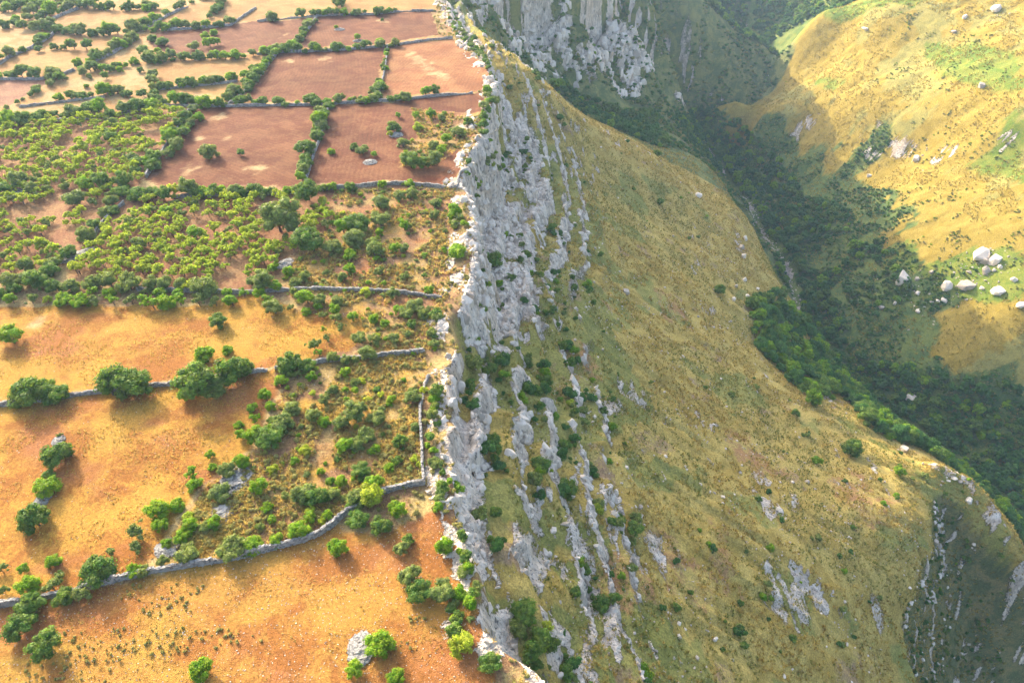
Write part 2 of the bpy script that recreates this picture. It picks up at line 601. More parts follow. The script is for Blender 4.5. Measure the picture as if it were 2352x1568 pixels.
# ------------------------------------------------------------------ the land itself
# ground covers on the plateau: outlines read off the photograph, laid on the ground
GOLD = ((0.40, 0.21, 0.068), (0.48, 0.285, 0.10))
ORANGE = ((0.31, 0.125, 0.025), (0.455, 0.25, 0.042))
RED = ((0.175, 0.06, 0.028), (0.25, 0.108, 0.048))
REDL = ((0.32, 0.13, 0.055), (0.40, 0.195, 0.08))
SOIL = ((0.30, 0.135, 0.066), (0.40, 0.23, 0.10))
SCRUB = ((0.28, 0.15, 0.075), (0.38, 0.265, 0.10))
FIELDS = [  # name, colours, tuft, furrow strength, furrow direction, outline
    ('ploughed_field', RED, 0.2, 1.0, 15, [(730, 38), (990, 26), (1008, 78), (890, 100), (700, 110), (690, 95), (715, 55)]),
    ('ploughed_field', RED, 0.2, 0.8, 25, [(470, 66), (590, 48), (715, 45), (690, 92), (640, 113), (480, 130), (455, 110)]),
    ('ploughed_field', RED, 0.3, 0.6, 40, [(330, 92), (362, 75), (470, 66), (455, 110), (470, 128), (380, 122)]),
    ('ploughed_field', RED, 0.2, 1.0, 12, [(640, 120), (888, 106), (866, 190), (862, 224), (750, 232), (556, 230), (600, 178)]),
    ('ploughed_field', REDL, 0.2, 0.9, -20, [(892, 105), (1040, 90), (1125, 165), (1140, 205), (1080, 212), (1000, 214), (875, 224), (885, 150)]),
    ('ploughed_field', RED, 0.2, 1.0, 60, [(440, 250), (600, 242), (745, 242), (735, 290), (700, 370), (690, 428), (560, 428), (410, 442), (328, 412), (420, 270)]),
    ('ploughed_field', RED, 0.3, 1.0, 10, [(755, 242), (900, 235), (1000, 220), (1112, 213), (1115, 260), (1060, 310), (1050, 425), (900, 418), (760, 424), (700, 425), (712, 370), (740, 290)]),
    ('ploughed_field', ((0.29, 0.14, 0.085), (0.37, 0.2, 0.11)), 0.3, 0.5, 30, [(-260, 187), (112, 183), (110, 192), (60, 220), (15, 245), (-260, 252)]),
    ('stubble_field', GOLD, 0.2, 0.3, 20, [(120, 40), (180, 22), (390, 24), (330, 58), (300, 68), (212, 74), (118, 64)]),
    ('stubble_field', GOLD, 0.2, 0.3, 20, [(105, 84), (320, 82), (275, 105), (205, 142), (170, 150), (150, 168), (-260, 174), (-260, 149), (75, 105)]),
    ('stubble_field', GOLD, 0.2, 0.3, 20, [(365, 142), (588, 124), (615, 135), (575, 172), (365, 200)]),
    ('stubble_field', ((0.46, 0.25, 0.08), (0.55, 0.34, 0.125)), 0.2, 0.3, 20, [(362, 203), (570, 178), (540, 215), (515, 232), (380, 235)]),
    ('stubble_field', GOLD, 0.2, 0.3, 20, [(590, 0), (1010, 0), (1000, 24), (850, 28), (590, 42)]),
    ('stubble_field', GOLD, 0.2, 0.3, 20, [(390, 30), (470, 4), (590, 0), (590, 46), (350, 66)]),
    ('dry_field', ORANGE, 0.45, 0.25, 85, [(-260, 716), (160, 700), (450, 703), (590, 672), (700, 718), (830, 730), (850, 760), (800, 806), (640, 842), (580, 848), (350, 880), (-260, 943)]),
    ('dry_field', ORANGE, 0.5, 0.25, 60, [(-260, 950), (350, 888), (600, 853), (652, 850), (640, 900), (590, 970), (560, 1050), (440, 1130), (400, 1200), (340, 1300), (237, 1336), (-260, 1402)]),
    ('dry_field', ((0.31, 0.125, 0.03), (0.43, 0.225, 0.048)), 0.4, 0.0, 0, [(-260, 1406), (237, 1342), (590, 1272), (770, 1205), (870, 1225), (1020, 1170), (1040, 1250), (1090, 1330), (1112, 1450), (1180, 1700), (-200, 1900), (-200, 1400)]),
    ('orchard_ground', SOIL, 0.5, 0.7, 25, [(-260, 304), (100, 280), (240, 265), (437, 252), (420, 275), (345, 385), (262, 480), (150, 612), (-260, 678)]),
    ('orchard_ground', SOIL, 0.4, 0.9, 25, [(262, 480), (345, 445), (420, 450), (690, 440), (770, 440), (760, 520), (650, 600), (640, 650), (560, 668), (315, 664), (150, 640), (160, 610)]),
    ('scrub_ground', SCRUB, 1.0, 0.0, 0, [(630, 850), (975, 805), (985, 870), (962, 940), (975, 1107), (880, 1128), (790, 1178), (690, 1243), (350, 1312), (430, 1180), (560, 1060), (650, 900)]),
    ('scrub_ground', SCRUB, 0.8, 0.0, 0, [(770, 436), (1048, 434), (1030, 560), (1040, 640), (990, 803), (850, 812), (830, 730), (700, 715), (640, 650), (690, 580), (760, 520)]),
    ('scrub_ground', SCRUB, 0.9, 0.0, 0, [(945, 250), (1110, 262), (1110, 290), (1060, 340), (1000, 380), (920, 385), (930, 330), (960, 320)]),
    ('scrub_ground', SCRUB, 0.8, 0.0, 0, [(350, 1308), (440, 1180), (480, 1110), (560, 1075), (600, 1130), (520, 1250)]),
]
PALE_SPOTS = [(500, 270, 3.0), (745, 138, 3.5), (665, 142, 3.0), (590, 388, 3.2), (435, 390, 3.0), (945, 125, 3.0), (955, 135, 3.0), (965, 143, 3),
              (978, 150, 3), (990, 160, 3.2), (1003, 170, 3.4), (1015, 178, 3), (455, 320, 2), (450, 218, 2.5), (655, 80, 3), (880, 48, 3), (455, 222, 3),
              (520, 320, 1.6), (90, 740, 2), (868, 47, 2)]
FAR_GREEN = [[(2130, 115), (2250, 105), (2352, 130), (2352, 200), (2250, 190), (2150, 175)],
             [(2230, 370), (2290, 310), (2352, 240), (2352, 420), (2260, 400)],
             [(2160, 580), (2230, 560), (2352, 570), (2352, 690), (2250, 680), (2130, 690), (2130, 620)],
             [(1880, 0), (2160, 0), (2100, 25), (1990, 35), (1900, 38)], [(1890, 180), (1930, 180), (1920, 205), (1880, 200)],
             [(2030, 560), (2110, 540), (2120, 620), (2020, 600)]]
RUST = [(1540, 705, 7), (1570, 730, 6), (1705, 1015, 9), (1720, 1040, 9), (1960, 1130, 10), (1340, 830, 6), (1500, 900, 6), (1400, 1340, 7), (1430, 1300, 8), (1660, 1280, 10), (1560, 1290, 9)]
ROCK_SPOTS = [(1722, 1070, 5), (1730, 1100, 5), (1738, 1130, 5), (1775, 1110, 4), (1790, 1140, 5), (1770, 1170, 5), (1800, 1330, 6), (1815, 1390, 6), (1840, 1300, 5),
              (1900, 1380, 6), (1995, 1400, 6), (1500, 1250, 5), (1520, 1270, 5), (1700, 560, 4), (1695, 540, 4), (1710, 580, 4), (2010, 350, 8), (2050, 345, 7), (2075, 352, 6),
              (1850, 290, 9), (1835, 310, 8), (1450, 895, 5), (1400, 920, 4), (1385, 930, 4), (1255, 1190, 6), (1270, 1170, 5), (1240, 1290, 5), (1248, 1330, 5), (1350, 1300, 4),
              (1375, 1380, 4), (1390, 1420, 4), (1310, 1540, 4), (1300, 1480, 4), (1400, 1500, 4), (1690, 60, 10), (2170, 355, 6), (2000, 300, 6), (2300, 330, 7)]


def build_land():
    S = np.concatenate([np.arange(-460, -240, 3.0), np.arange(-240, -12, 1.1), np.arange(-12, 60, 0.55), np.arange(60, 130, 1.1),
                        np.arange(130, 330, 2.0), np.arange(330, 560, 4.0)])
    Yv = np.concatenate([np.arange(12, 150, 0.75), np.arange(150, 330, 1.0), np.arange(330, 470, 1.35), np.arange(470, 720, 2.0),
                         np.arange(720, 1010, 4.0)])
    nS, nY = len(S), len(Yv)
    X = edge(Yv)[:, None] + S[None, :]
    # keep the sheet's outer borders straight
    X = np.where(S[None, :] < -240, S[None, :] + (edge(Yv)[:, None]) * np.clip((S[None, :] + 460) / 220, 0, 1), X)
    Y = np.repeat(Yv[:, None], nS, 1)
    Z, rock, s = land(X, Y, True)
    x, y, z, rock, s = [a.ravel().copy() for a in (X, Y, Z, rock, s)]
    u, v, d = proj(x, y, z)
    N = len(x)
    c1 = np.zeros((N, 4), np.float32); c2 = np.zeros((N, 4), np.float32)
    c1[:, 3] = c2[:, 3] = 1
    tuft = np.full(N, 0.3, np.float32); fur = np.zeros(N, np.float32); fco = np.zeros(N, np.float32)
    part = np.zeros(N, int)
    # plateau
    pl = s < 0.5
    c1[:, :3] = SCRUB[0]; c2[:, :3] = (0.50, 0.37, 0.16)
    tuft[:] = 0.6
    fallow = pl & (y > 215)
    c1[fallow, :3] = GOLD[0]; c2[fallow, :3] = (0.44, 0.30, 0.13); tuft[fallow] = 0.3
    rimside = pl & (s > -14 + 4 * noise(x / 7, y / 7, seed=50))
    c1[rimside, :3] = (0.30, 0.17, 0.085); c2[rimside, :3] = (0.37, 0.28, 0.11); tuft[rimside] = 0.8
    wx = x + 1.2 * fbm(x / 5, y / 5, octs=3, seed=51)
    wy = y + 1.6 * fbm(x / 5, y / 5, octs=3, seed=52)
    for i, (nm, (ca, cb), tf, fs, fa, poly) in enumerate(FIELDS):
        pw = np.array([on_level(a, b, 0.0) for a, b in poly])
        sel = pl & (x > pw[:, 0].min() - 4) & (x < pw[:, 0].max() + 4) & (y > pw[:, 1].min() - 4) & (y < pw[:, 1].max() + 4)
        idx = np.nonzero(sel)[0]
        m = idx[inside(wx[idx], wy[idx], pw)]
        c1[m, :3] = ca; c2[m, :3] = cb; tuft[m] = tf; fur[m] = fs
        a = math.radians(fa)
        fco[m] = x[m] * math.cos(a) + y[m] * math.sin(a) + 6.0 * noise(x[m] / 38, y[m] / 38, seed=53)
        part[m] = i + 1
    mot = fbm(x / 13, y / 9, octs=4, seed=55, gain=0.6)
    for nm_i, f in enumerate(FIELDS):
        if f[0] == 'dry_field' or f[0] == 'scrub_ground':
            m = part == nm_i + 1
            w_ = sstep(0.0, 0.35, mot[m])[:, None]
            c1[m, :3] = c1[m, :3] * (1 - w_) + np.array((0.43, 0.255, 0.048)) * w_
            w_ = sstep(-0.05, -0.4, mot[m])[:, None]
            c2[m, :3] = c2[m, :3] * (1 - w_) + np.array((0.37, 0.155, 0.055)) * w_
        elif f[0] in ('ploughed_field', 'stubble_field', 'orchard_ground'):
            m = part == nm_i + 1
            k_ = (1 + 0.25 * mot[m])[:, None] * (0.86 + 0.07 * (nm_i * 5 % 5))
            c1[m, :3] *= k_; c2[m, :3] *= k_
    for (a, b, r) in PALE_SPOTS:
        qx, qy = on_level(a, b, 0.0)
        near_ = np.nonzero(pl & (np.abs(x - qx) < 9) & (np.abs(y - qy) < 11))[0]
        rr = np.hypot(x[near_] - qx, (y[near_] - qy) * 0.75) / r + 1.1 * fbm(x[near_] / 2.5, y[near_] / 2.5, octs=3, seed=54)
        w_ = (0.85 * sstep(1.1, 0.3, rr))[:, None]
        c1[near_, :3] = c1[near_, :3] * (1 - w_) + np.array((0.38, 0.235, 0.11)) * w_
        c2[near_, :3] = c2[near_, :3] * (1 - w_) + np.array((0.54, 0.39, 0.19)) * w_
        fur[near_] *= 1 - w_[:, 0]
    # canyon side
    cs = ~pl
    rv = river_x(y)
    streak = fbm(x / 2.6, y / 8, octs=4, seed=65, gain=0.6)
    nA = fbm(x / 34, y / 34, octs=4, seed=61); nB = fbm(x / 12, y / 12, octs=4, seed=62)
    near = cs & (x < rv)
    c1[near, :3] = (0.40, 0.29, 0.068); c2[near, :3] = (0.54, 0.41, 0.115); tuft[near] = 0.8
    g = near & (nA + 0.5 * nB - 0.5 * sstep(70, 15, s) < -0.33)
    c1[g, :3] = (0.24, 0.245, 0.06); c2[g, :3] = (0.37, 0.33, 0.09)
    g = near & (nB > 0.42)
    c1[g, :3] = (0.36, 0.24, 0.13)
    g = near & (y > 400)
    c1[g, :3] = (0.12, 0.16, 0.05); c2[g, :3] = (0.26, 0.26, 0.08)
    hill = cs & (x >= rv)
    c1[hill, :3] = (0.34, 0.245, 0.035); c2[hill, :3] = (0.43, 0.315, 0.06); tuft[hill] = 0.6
    g = hill & (nA + 0.6 * nB > 0.16)
    c1[g, :3] = (0.30, 0.27, 0.07); c2[g, :3] = (0.42, 0.35, 0.09)
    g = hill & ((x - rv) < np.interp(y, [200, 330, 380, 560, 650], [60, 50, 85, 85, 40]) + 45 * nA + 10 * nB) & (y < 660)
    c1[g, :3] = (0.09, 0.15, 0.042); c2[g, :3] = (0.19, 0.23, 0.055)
    wu, wvv = u + 35 * nB + 12 * streak, v + 25 * nA + 15 * nB
    for poly in FAR_GREEN:
        m = hill & inside(wu, wvv, poly)
        c1[m, :3] = (0.15, 0.23, 0.03); c2[m, :3] = (0.27, 0.29, 0.045)
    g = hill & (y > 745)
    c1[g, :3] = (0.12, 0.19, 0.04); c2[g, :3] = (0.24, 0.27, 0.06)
    ax, ay, at_ = on_land([p[0] for p in RUST], [p[1] for p in RUST])
    for (p, qx, qy) in zip(RUST, ax, ay):
        m = cs & (np.hypot(x - qx, (y - qy) * 0.7) < p[2] * (0.7 + 1.2 * nB + 0.8 * streak))
        c1[m, :3] = (0.42, 0.235, 0.10)
    ax, ay, at_ = on_land([p[0] for p in ROCK_SPOTS], [p[1] for p in ROCK_SPOTS])
    for (p, qx, qy) in zip(ROCK_SPOTS, ax, ay):
        rr = np.hypot((x - qx) * 0.75, (y - qy) * 1.0)
        rock = np.maximum(rock, cs * sstep(p[2] * 1.7, p[2] * 0.2, rr + 3 * nB) * sstep(-0.12, 0.2, streak) * 0.95)
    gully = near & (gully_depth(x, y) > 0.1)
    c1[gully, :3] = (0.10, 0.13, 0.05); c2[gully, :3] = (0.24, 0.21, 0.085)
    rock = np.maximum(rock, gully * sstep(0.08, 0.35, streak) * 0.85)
    rock = np.maximum(rock, near * sstep(6, 2, crest_gap(x, y)) * sstep(-0.1, 0.15, streak) * 0.9)
    bare = near & (y < 420)
    rock = np.maximum(rock, bare * sstep(0.18, 0.42, streak) * sstep(0.02, 0.3, nA + 0.25 * sstep(70, 30, s) - 0.25 * sstep(120, 200, s)) * 0.72)
    # stones of the river bed
    bed = cs & (np.abs(x - rv) < 3.0 + 2 * nB) & (y < 660) & (nB > -0.05)
    rock[bed] = np.maximum(rock[bed], 0.62)
    # bare rock along the rim
    rim_rock = pl * sstep(-10, -3, s + 6 * fbm(x / 5, y / 8, octs=3, seed=63)) * sstep(-0.18, 0.12, fbm(x / 3.5, y / 6, octs=4, seed=64, gain=0.65) + 0.05)
    rock = np.maximum(rock, rim_rock)
    # flutes, cracks and knobs in the rock: pushed sideways, out of the hill
    rk = rock * sstep(-0.5, 3.5, s)
    fl = fbm(x / 2.6, y / 2.6, z / 9, octs=4, seed=71, gain=0.6) + 0.8 * fbm(x / 8, y / 8, z / 14, octs=3, seed=72)
    gx = np.gradient(z.reshape(nY, nS), axis=1).ravel() / np.maximum(np.gradient(X, axis=1).ravel(), 0.2)
    st = np.clip(np.abs(gx), 0, 1.5) / 1.5
    x2 = x + 2.3 * fl * rk * (0.35 + 0.65 * st)
    y2 = y - 1.3 * fbm(x / 3 + 9, y / 3, z / 14, octs=3, seed=73) * rk * (0.3 + 0.7 * st)
    z2 = z + 0.9 * fbm(x / 2.2, y / 2.2, z / 5, octs=3, seed=74) * rk + np.where(cs, 0.5 * fbm(x / 3.5, y / 3.5, octs=2, seed=75), 0)
    part[cs & (s < 34)] = 101
    part[cs & (s >= 34) & (x < rv - 8)] = 102
    part[cs & (np.abs(x - rv) <= 8)] = 103
    part[cs & (s >= 34) & (x > rv + 8)] = 104
    ii = np.arange(N).reshape(nY, nS)
    quads = np.stack([ii[:-1, :-1], ii[:-1, 1:], ii[1:, 1:], ii[1:, :-1]], -1).reshape(-1, 4)
    fp = part[quads[:, 0]]
    P = np.stack([x2, y2, z2], 1)
    names = {0: 'plateau_ground', 101: 'cliff', 102: 'grass_slope', 103: 'river_bed', 104: 'hillside'}
    for i, f in enumerate(FIELDS):
        names[i + 1] = f[0]
    for k in sorted(set(fp.tolist())):
        q = quads[fp == k]
        used, inv = np.unique(q, return_inverse=True)
        me = mesh_from(names[k], P[used], [inv.reshape(-1, 4)], MAT_LAND)
        for an, arr in (('rock', rock), ('furrow', fur), ('furrow_at', fco), ('tuft', tuft)):
            at = me.attributes.new(an, 'FLOAT', 'POINT')
            at.data.foreach_set('value', arr[used].astype(np.float32))
        for an, arr in (('cover', c1), ('cover_two', c2)):
            at = me.attributes.new(an, 'FLOAT_COLOR', 'POINT')
            at.data.foreach_set('color', arr[used].ravel())
        o = add_obj(names[k], me)
        tag(o, kind='structure')


build_land()
# ------------------------------------------------------------------ building blocks: crowns, trunks, stones, tufts
_ico = {}


def ico(sub):
    if sub not in _ico:
        bm = bmesh.new()
        bmesh.ops.create_icosphere(bm, subdivisions=sub, radius=1.0)
        bm.verts.ensure_lookup_table()
        _ico[sub] = (np.array([v.co[:] for v in bm.verts]), np.array([[v.index for v in f.verts] for f in bm.faces]))
        bm.free()
    return _ico[sub]


def crown_data(seed, lobes, per_lobe, leaf, flat=0.78, low=-0.35, spread=0.62, lobe_r=(0.26, 0.42)):
    """A crown of about unit radius round the origin: many rounded sprays of small leaf faces over a darker core."""
    r = np.random.default_rng(seed)
    V, Q, T, tone = [], [], [], []
    nv = 0
    iv, itri = ico(1)
    skew = r.normal(0, 0.17, 3)
    for i in range(lobes):
        while True:
            d = r.normal(size=3); d /= np.linalg.norm(d)
            if d[2] > low:
                break
        k = spread * r.uniform(0.62, 1.22)
        if i < lobes // 4:
            k *= 0.45
        lr = r.uniform(*lobe_r)
        c = d * k * np.array([1, 1, flat]) + skew * k
        ltone = r.uniform(0.15, 0.75)
        cv = iv * lr * 0.80 * np.array([1, 1, 0.9]) * (1 + 0.12 * r.normal(size=(len(iv), 1))) + c
        V.append(cv); T.append(itri + nv); nv += len(cv)
        tone.append(np.full(len(cv), ltone * 0.7))
        n = int(per_lobe * (lr / 0.34) ** 2)
        dd = r.normal(size=(n, 3)); dd /= np.linalg.norm(dd, axis=1)[:, None]
        dd[:, 2] = np.where(dd[:, 2] < -0.4, -dd[:, 2], dd[:, 2])
        rad = lr * r.uniform(0.82, 1.16, n)
        p = c + dd * rad[:, None] * np.array([1, 1, 0.9])
        nrm = dd + r.normal(0, 0.33, (n, 3)); nrm /= np.linalg.norm(nrm, axis=1)[:, None]
        t1 = np.cross(nrm, r.normal(size=(n, 3))); t1 /= np.linalg.norm(t1, axis=1)[:, None]
        t2 = np.cross(nrm, t1)
        sz = leaf * r.uniform(0.6, 1.35, n)[:, None]
        a = p + t1 * sz; b = p + t2 * sz * 0.6; cc = p - t1 * sz; e = p - t2 * sz * 0.6
        V.append(np.stack([a, b, cc, e], 1).reshape(-1, 3))
        Q.append((np.arange(n * 4) + nv).reshape(-1, 4)); nv += n * 4
        tone.append(np.repeat(np.clip(ltone + r.normal(0, 0.2, n) + 0.12 * dd[:, 2], 0, 1), 4))
    return np.concatenate(V), np.concatenate(Q), np.concatenate(T), np.concatenate(tone)


def crown_mesh(name, mat, lift, **kw):
    V, Q, T, tone = crown_data(**kw)
    V = V + np.array([0, 0, lift])
    me = mesh_from(name, V, [T, Q], mat, smooth=False)
    at = me.attributes.new('leaf_tone', 'FLOAT', 'POINT')
    at.data.foreach_set('value', tone.astype(np.float32))
    return me


def tube(pts, radii, sides=6):
    V, F = [], []
    for i, (p, r) in enumerate(zip(pts, radii)):
        for k in range(sides):
            a = 2 * math.pi * k / sides
            V.append((p[0] + r * math.cos(a), p[1] + r * math.sin(a), p[2]))
    for i in range(len(pts) - 1):
        for k in range(sides):
            a, b = i * sides + k, i * sides + (k + 1) % sides
            F.append((a, b, b + sides, a + sides))
    return V, F


def trunk_mesh(seed, lift):
    r = random.Random(seed)
    V, F = [], []
    def add(pts, rad):
        v, f = tube(pts, rad)
        n = len(V)
        V.extend(v); F.extend([tuple(i + n for i in q) for q in f])
    bx, by = r.uniform(-.05, .05), r.uniform(-.05, .05)
    fork = lift * 0.45
    add([(0, 0, -0.12), (0.01, 0, 0.03), (bx, by, fork)], [0.11, 0.08, 0.065])
    for k in range(4):
        a = k * 1.57 + r.uniform(-.4, .4)
        q = r.uniform(.3, .5)
        add([(bx, by, fork * 0.95), (bx + q * .5 * math.cos(a), by + q * .5 * math.sin(a), lift * 0.8),
             (bx + q * math.cos(a), by + q * math.sin(a), lift * 1.15)], [0.05, 0.035, 0.018])
    return mesh_from('trunk', V, [np.array(F)], MAT_BARK)


TREE_LIFT = 0.66
SHRUB_LIFT = 0.42
TRUNKS = [trunk_mesh(i, TREE_LIFT) for i in range(3)]
CROWNS, SHRUBS = {}, {}
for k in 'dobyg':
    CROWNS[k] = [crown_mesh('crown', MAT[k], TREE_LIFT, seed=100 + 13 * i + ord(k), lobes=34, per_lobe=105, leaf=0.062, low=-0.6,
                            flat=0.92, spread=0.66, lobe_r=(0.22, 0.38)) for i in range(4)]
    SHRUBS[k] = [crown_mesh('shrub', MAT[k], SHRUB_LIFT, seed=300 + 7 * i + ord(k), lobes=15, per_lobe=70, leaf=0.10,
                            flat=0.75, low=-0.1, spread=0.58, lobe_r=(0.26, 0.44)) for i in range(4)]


def airy(kind, i):   # looser crowns for the orchard: more gaps, smaller sprays
    return crown_mesh('crown', MAT[kind], 0.85, seed=500 + 11 * i + ord(kind), lobes=17, per_lobe=60, leaf=0.085,
                      flat=0.72, low=-0.25, spread=0.74, lobe_r=(0.17, 0.33))


AIRY = [airy('y', i) for i in range(4)] + [airy('b', 0), airy('o', 1)]
AIRY_Y = AIRY[:4] + AIRY[:4] + AIRY[5:]


def rock_mesh(name, seed, mat, sub=3, squash=(1, 1, 0.8)):
    """Angular block: the hull of a few scattered points, edges chipped."""
    r = np.random.default_rng(seed)
    n = {1: 11, 2: 15, 3: 22}[sub]
    p = r.normal(size=(n, 3)); p /= np.abs(p).max(axis=1)[:, None] ** 0.6 * np.linalg.norm(p, axis=1)[:, None] ** 0.4
    p *= r.uniform(0.75, 1.0, (n, 1)) * np.array(squash)
    bm = bmesh.new()
    for q in p:
        bm.verts.new(q)
    bmesh.ops.convex_hull(bm, input=bm.verts[:])
    for v in [v for v in bm.verts if not v.link_faces]:
        bm.verts.remove(v)
    if sub > 1:
        bmesh.ops.bevel(bm, geom=bm.edges[:], offset=0.05, segments=1, affect='EDGES')
        bmesh.ops.triangulate(bm, faces=bm.faces[:])
        for v in bm.verts:
            v.co += Vector(r.normal(0, 0.015, 3))
    me = bpy.data.meshes.new(name)
    bm.to_mesh(me)
    bm.free()
    me.materials.append(mat)
    return me


ROCKS = [rock_mesh('boulder', 40 + i, MAT_ROCK, 3) for i in range(6)]
PEBBLES = [rock_mesh('stone', 60 + i, MAT_ROCK, 1, (1, 0.8, 0.6)) for i in range(4)]


def tuft_mesh(seed, mat, blades=9, h=1.0):
    r = np.random.default_rng(seed)
    V, F, T = [], [], []
    for k in range(blades):
        a = r.uniform(0, 2 * math.pi)
        lean = r.uniform(0.15, 0.85)
        hh = h * r.uniform(0.6, 1.1)
        w = r.uniform(0.05, 0.10)
        b = np.array([math.cos(a), math.sin(a), 0]) * r.uniform(0, 0.25)
        side = np.array([-math.sin(a), math.cos(a), 0]) * w
        mid = b + np.array([math.cos(a) * lean * 0.35, math.sin(a) * lean * 0.35, hh * 0.6])
        tip = b + np.array([math.cos(a) * lean, math.sin(a) * lean, hh * (1.05 - 0.5 * lean)])
        n = len(V)
        V += [b - side, b + side, mid + side * 0.9, mid - side * 0.9, tip]
        F.append((n, n + 1, n + 2, n + 3)); T.append((n + 3, n + 2, n + 4))
    return mesh_from('tuft', np.array(V) - np.array([0, 0, 0.06]), [np.array(F), np.array(T)], mat, smooth=False)


# ------------------------------------------------------------------ uncountable cover: one object each
def scatter(name, pts, scl, meshes, label, cat, tilt=0.15, lists=None):
    src = bpy.data.collections.new(name + '_shapes')
    for i, me in enumerate(meshes):
        src.objects.link(bpy.data.objects.new('%s_shape_%d' % (name, i), me))
    n = len(pts)
    me = bpy.data.meshes.new(name)
    me.vertices.add(n)
    me.vertices.foreach_set('co', np.asarray(pts, np.float32).ravel())
    sa = me.attributes.new('size', 'FLOAT_VECTOR', 'POINT')
    s3 = np.asarray(scl, float)[:, None] * rng.uniform(0.8, 1.25, (n, 3))
    sa.data.foreach_set('vector', s3.astype(np.float32).ravel())
    ra = me.attributes.new('turn', 'FLOAT_VECTOR', 'POINT')
    rot = np.stack([rng.normal(0, tilt, n), rng.normal(0, tilt, n), rng.uniform(0, 6.283, n)], 1)
    ra.data.foreach_set('vector', rot.astype(np.float32).ravel())
    ia = me.attributes.new('pick', 'INT', 'POINT')
    ia.data.foreach_set('value', rng.integers(0, len(meshes), n).astype(np.int32))
    ng = bpy.data.node_groups.new(name + '_nodes', 'GeometryNodeTree')
    ng.interface.new_socket('Geometry', in_out='INPUT', socket_type='NodeSocketGeometry')
    ng.interface.new_socket('Geometry', in_out='OUTPUT', socket_type='NodeSocketGeometry')
    gi = ng.nodes.new('NodeGroupInput'); go = ng.nodes.new('NodeGroupOutput')
    ci = ng.nodes.new('GeometryNodeCollectionInfo')
    ci.inputs['Collection'].default_value = src
    ci.inputs['Separate Children'].default_value = True
    ci.inputs['Reset Children'].default_value = True
    ip = ng.nodes.new('GeometryNodeInstanceOnPoints')
    ip.inputs['Pick Instance'].default_value = True
    def na(nm, ty):
        k = ng.nodes.new('GeometryNodeInputNamedAttribute')
        k.data_type = ty
        k.inputs['Name'].default_value = nm
        return [o for o in k.outputs if o.enabled and o.name == 'Attribute'][0]
    ng.links.new(gi.outputs[0], ip.inputs['Points'])
    ng.links.new(ci.outputs[0], ip.inputs['Instance'])
    ng.links.new(na('pick', 'INT'), ip.inputs['Instance Index'])
    ng.links.new(na('turn', 'FLOAT_VECTOR'), ip.inputs['Rotation'])
    ng.links.new(na('size', 'FLOAT_VECTOR'), ip.inputs['Scale'])
    ng.links.new(ip.outputs[0], go.inputs[0])
    o = add_obj(name, me)
    md = o.modifiers.new('scatter', 'NODES')
    md.node_group = ng
    tag(o, label, cat, kind='stuff')
    return o


# ------------------------------------------------------------------ trees
REGIONS = []          # filled below: places used to word labels
COUNTS = {}


def plant_tree(x, y, r, kind, label, group, name='tree', cat='tree', squat=1.0, crowns=None, ground=None):
    z = float(land(np.array([x]), np.array([y]))[0]) if ground is None else ground
    root = add_obj(name, None, loc=(x, y, z - 0.03), rz=random.uniform(0, 6.28))
    root.empty_display_size = 0.5
    tag(root, label, cat, group)
    sx = r * random.uniform(1.08, 1.24); sy = r * random.uniform(1.05, 1.24)
    sz = r * random.uniform(1.0, 1.2) * squat
    add_obj('trunk', random.choice(TRUNKS), root, scale=(r, r, sz))
    add_obj('crown', random.choice(crowns or CROWNS[kind]), root, scale=(sx, sy, sz))
    return root


def plant_shrub(x, y, r, kind, label, group, name='shrub', cat='shrub', ground=None, tall=1.0):
    z = float(land(np.array([x]), np.array([y]))[0]) if ground is None else ground
    o = add_obj(name, random.choice(SHRUBS[kind]), loc=(x, y, z - 0.05), rz=random.uniform(0, 6.28),
                scale=(r * random.uniform(0.9, 1.1), r * random.uniform(0.9, 1.1), r * random.uniform(0.85, 1.15) * tall))
    tag(o, label, cat, group)
    return o


def plateau_spot(u, v, rpx, lift):
    """Ground point and real radius of a crown seen at (u, v) with half-width rpx."""
    x, y = on_level(u, v, 0.0)
    for _ in range(2):
        d = proj(x, y, 0.0)[2]
        r = float(rpx * d / F_PX)
        x, y = on_level(u, v, r * lift)
    return float(x), float(y), r


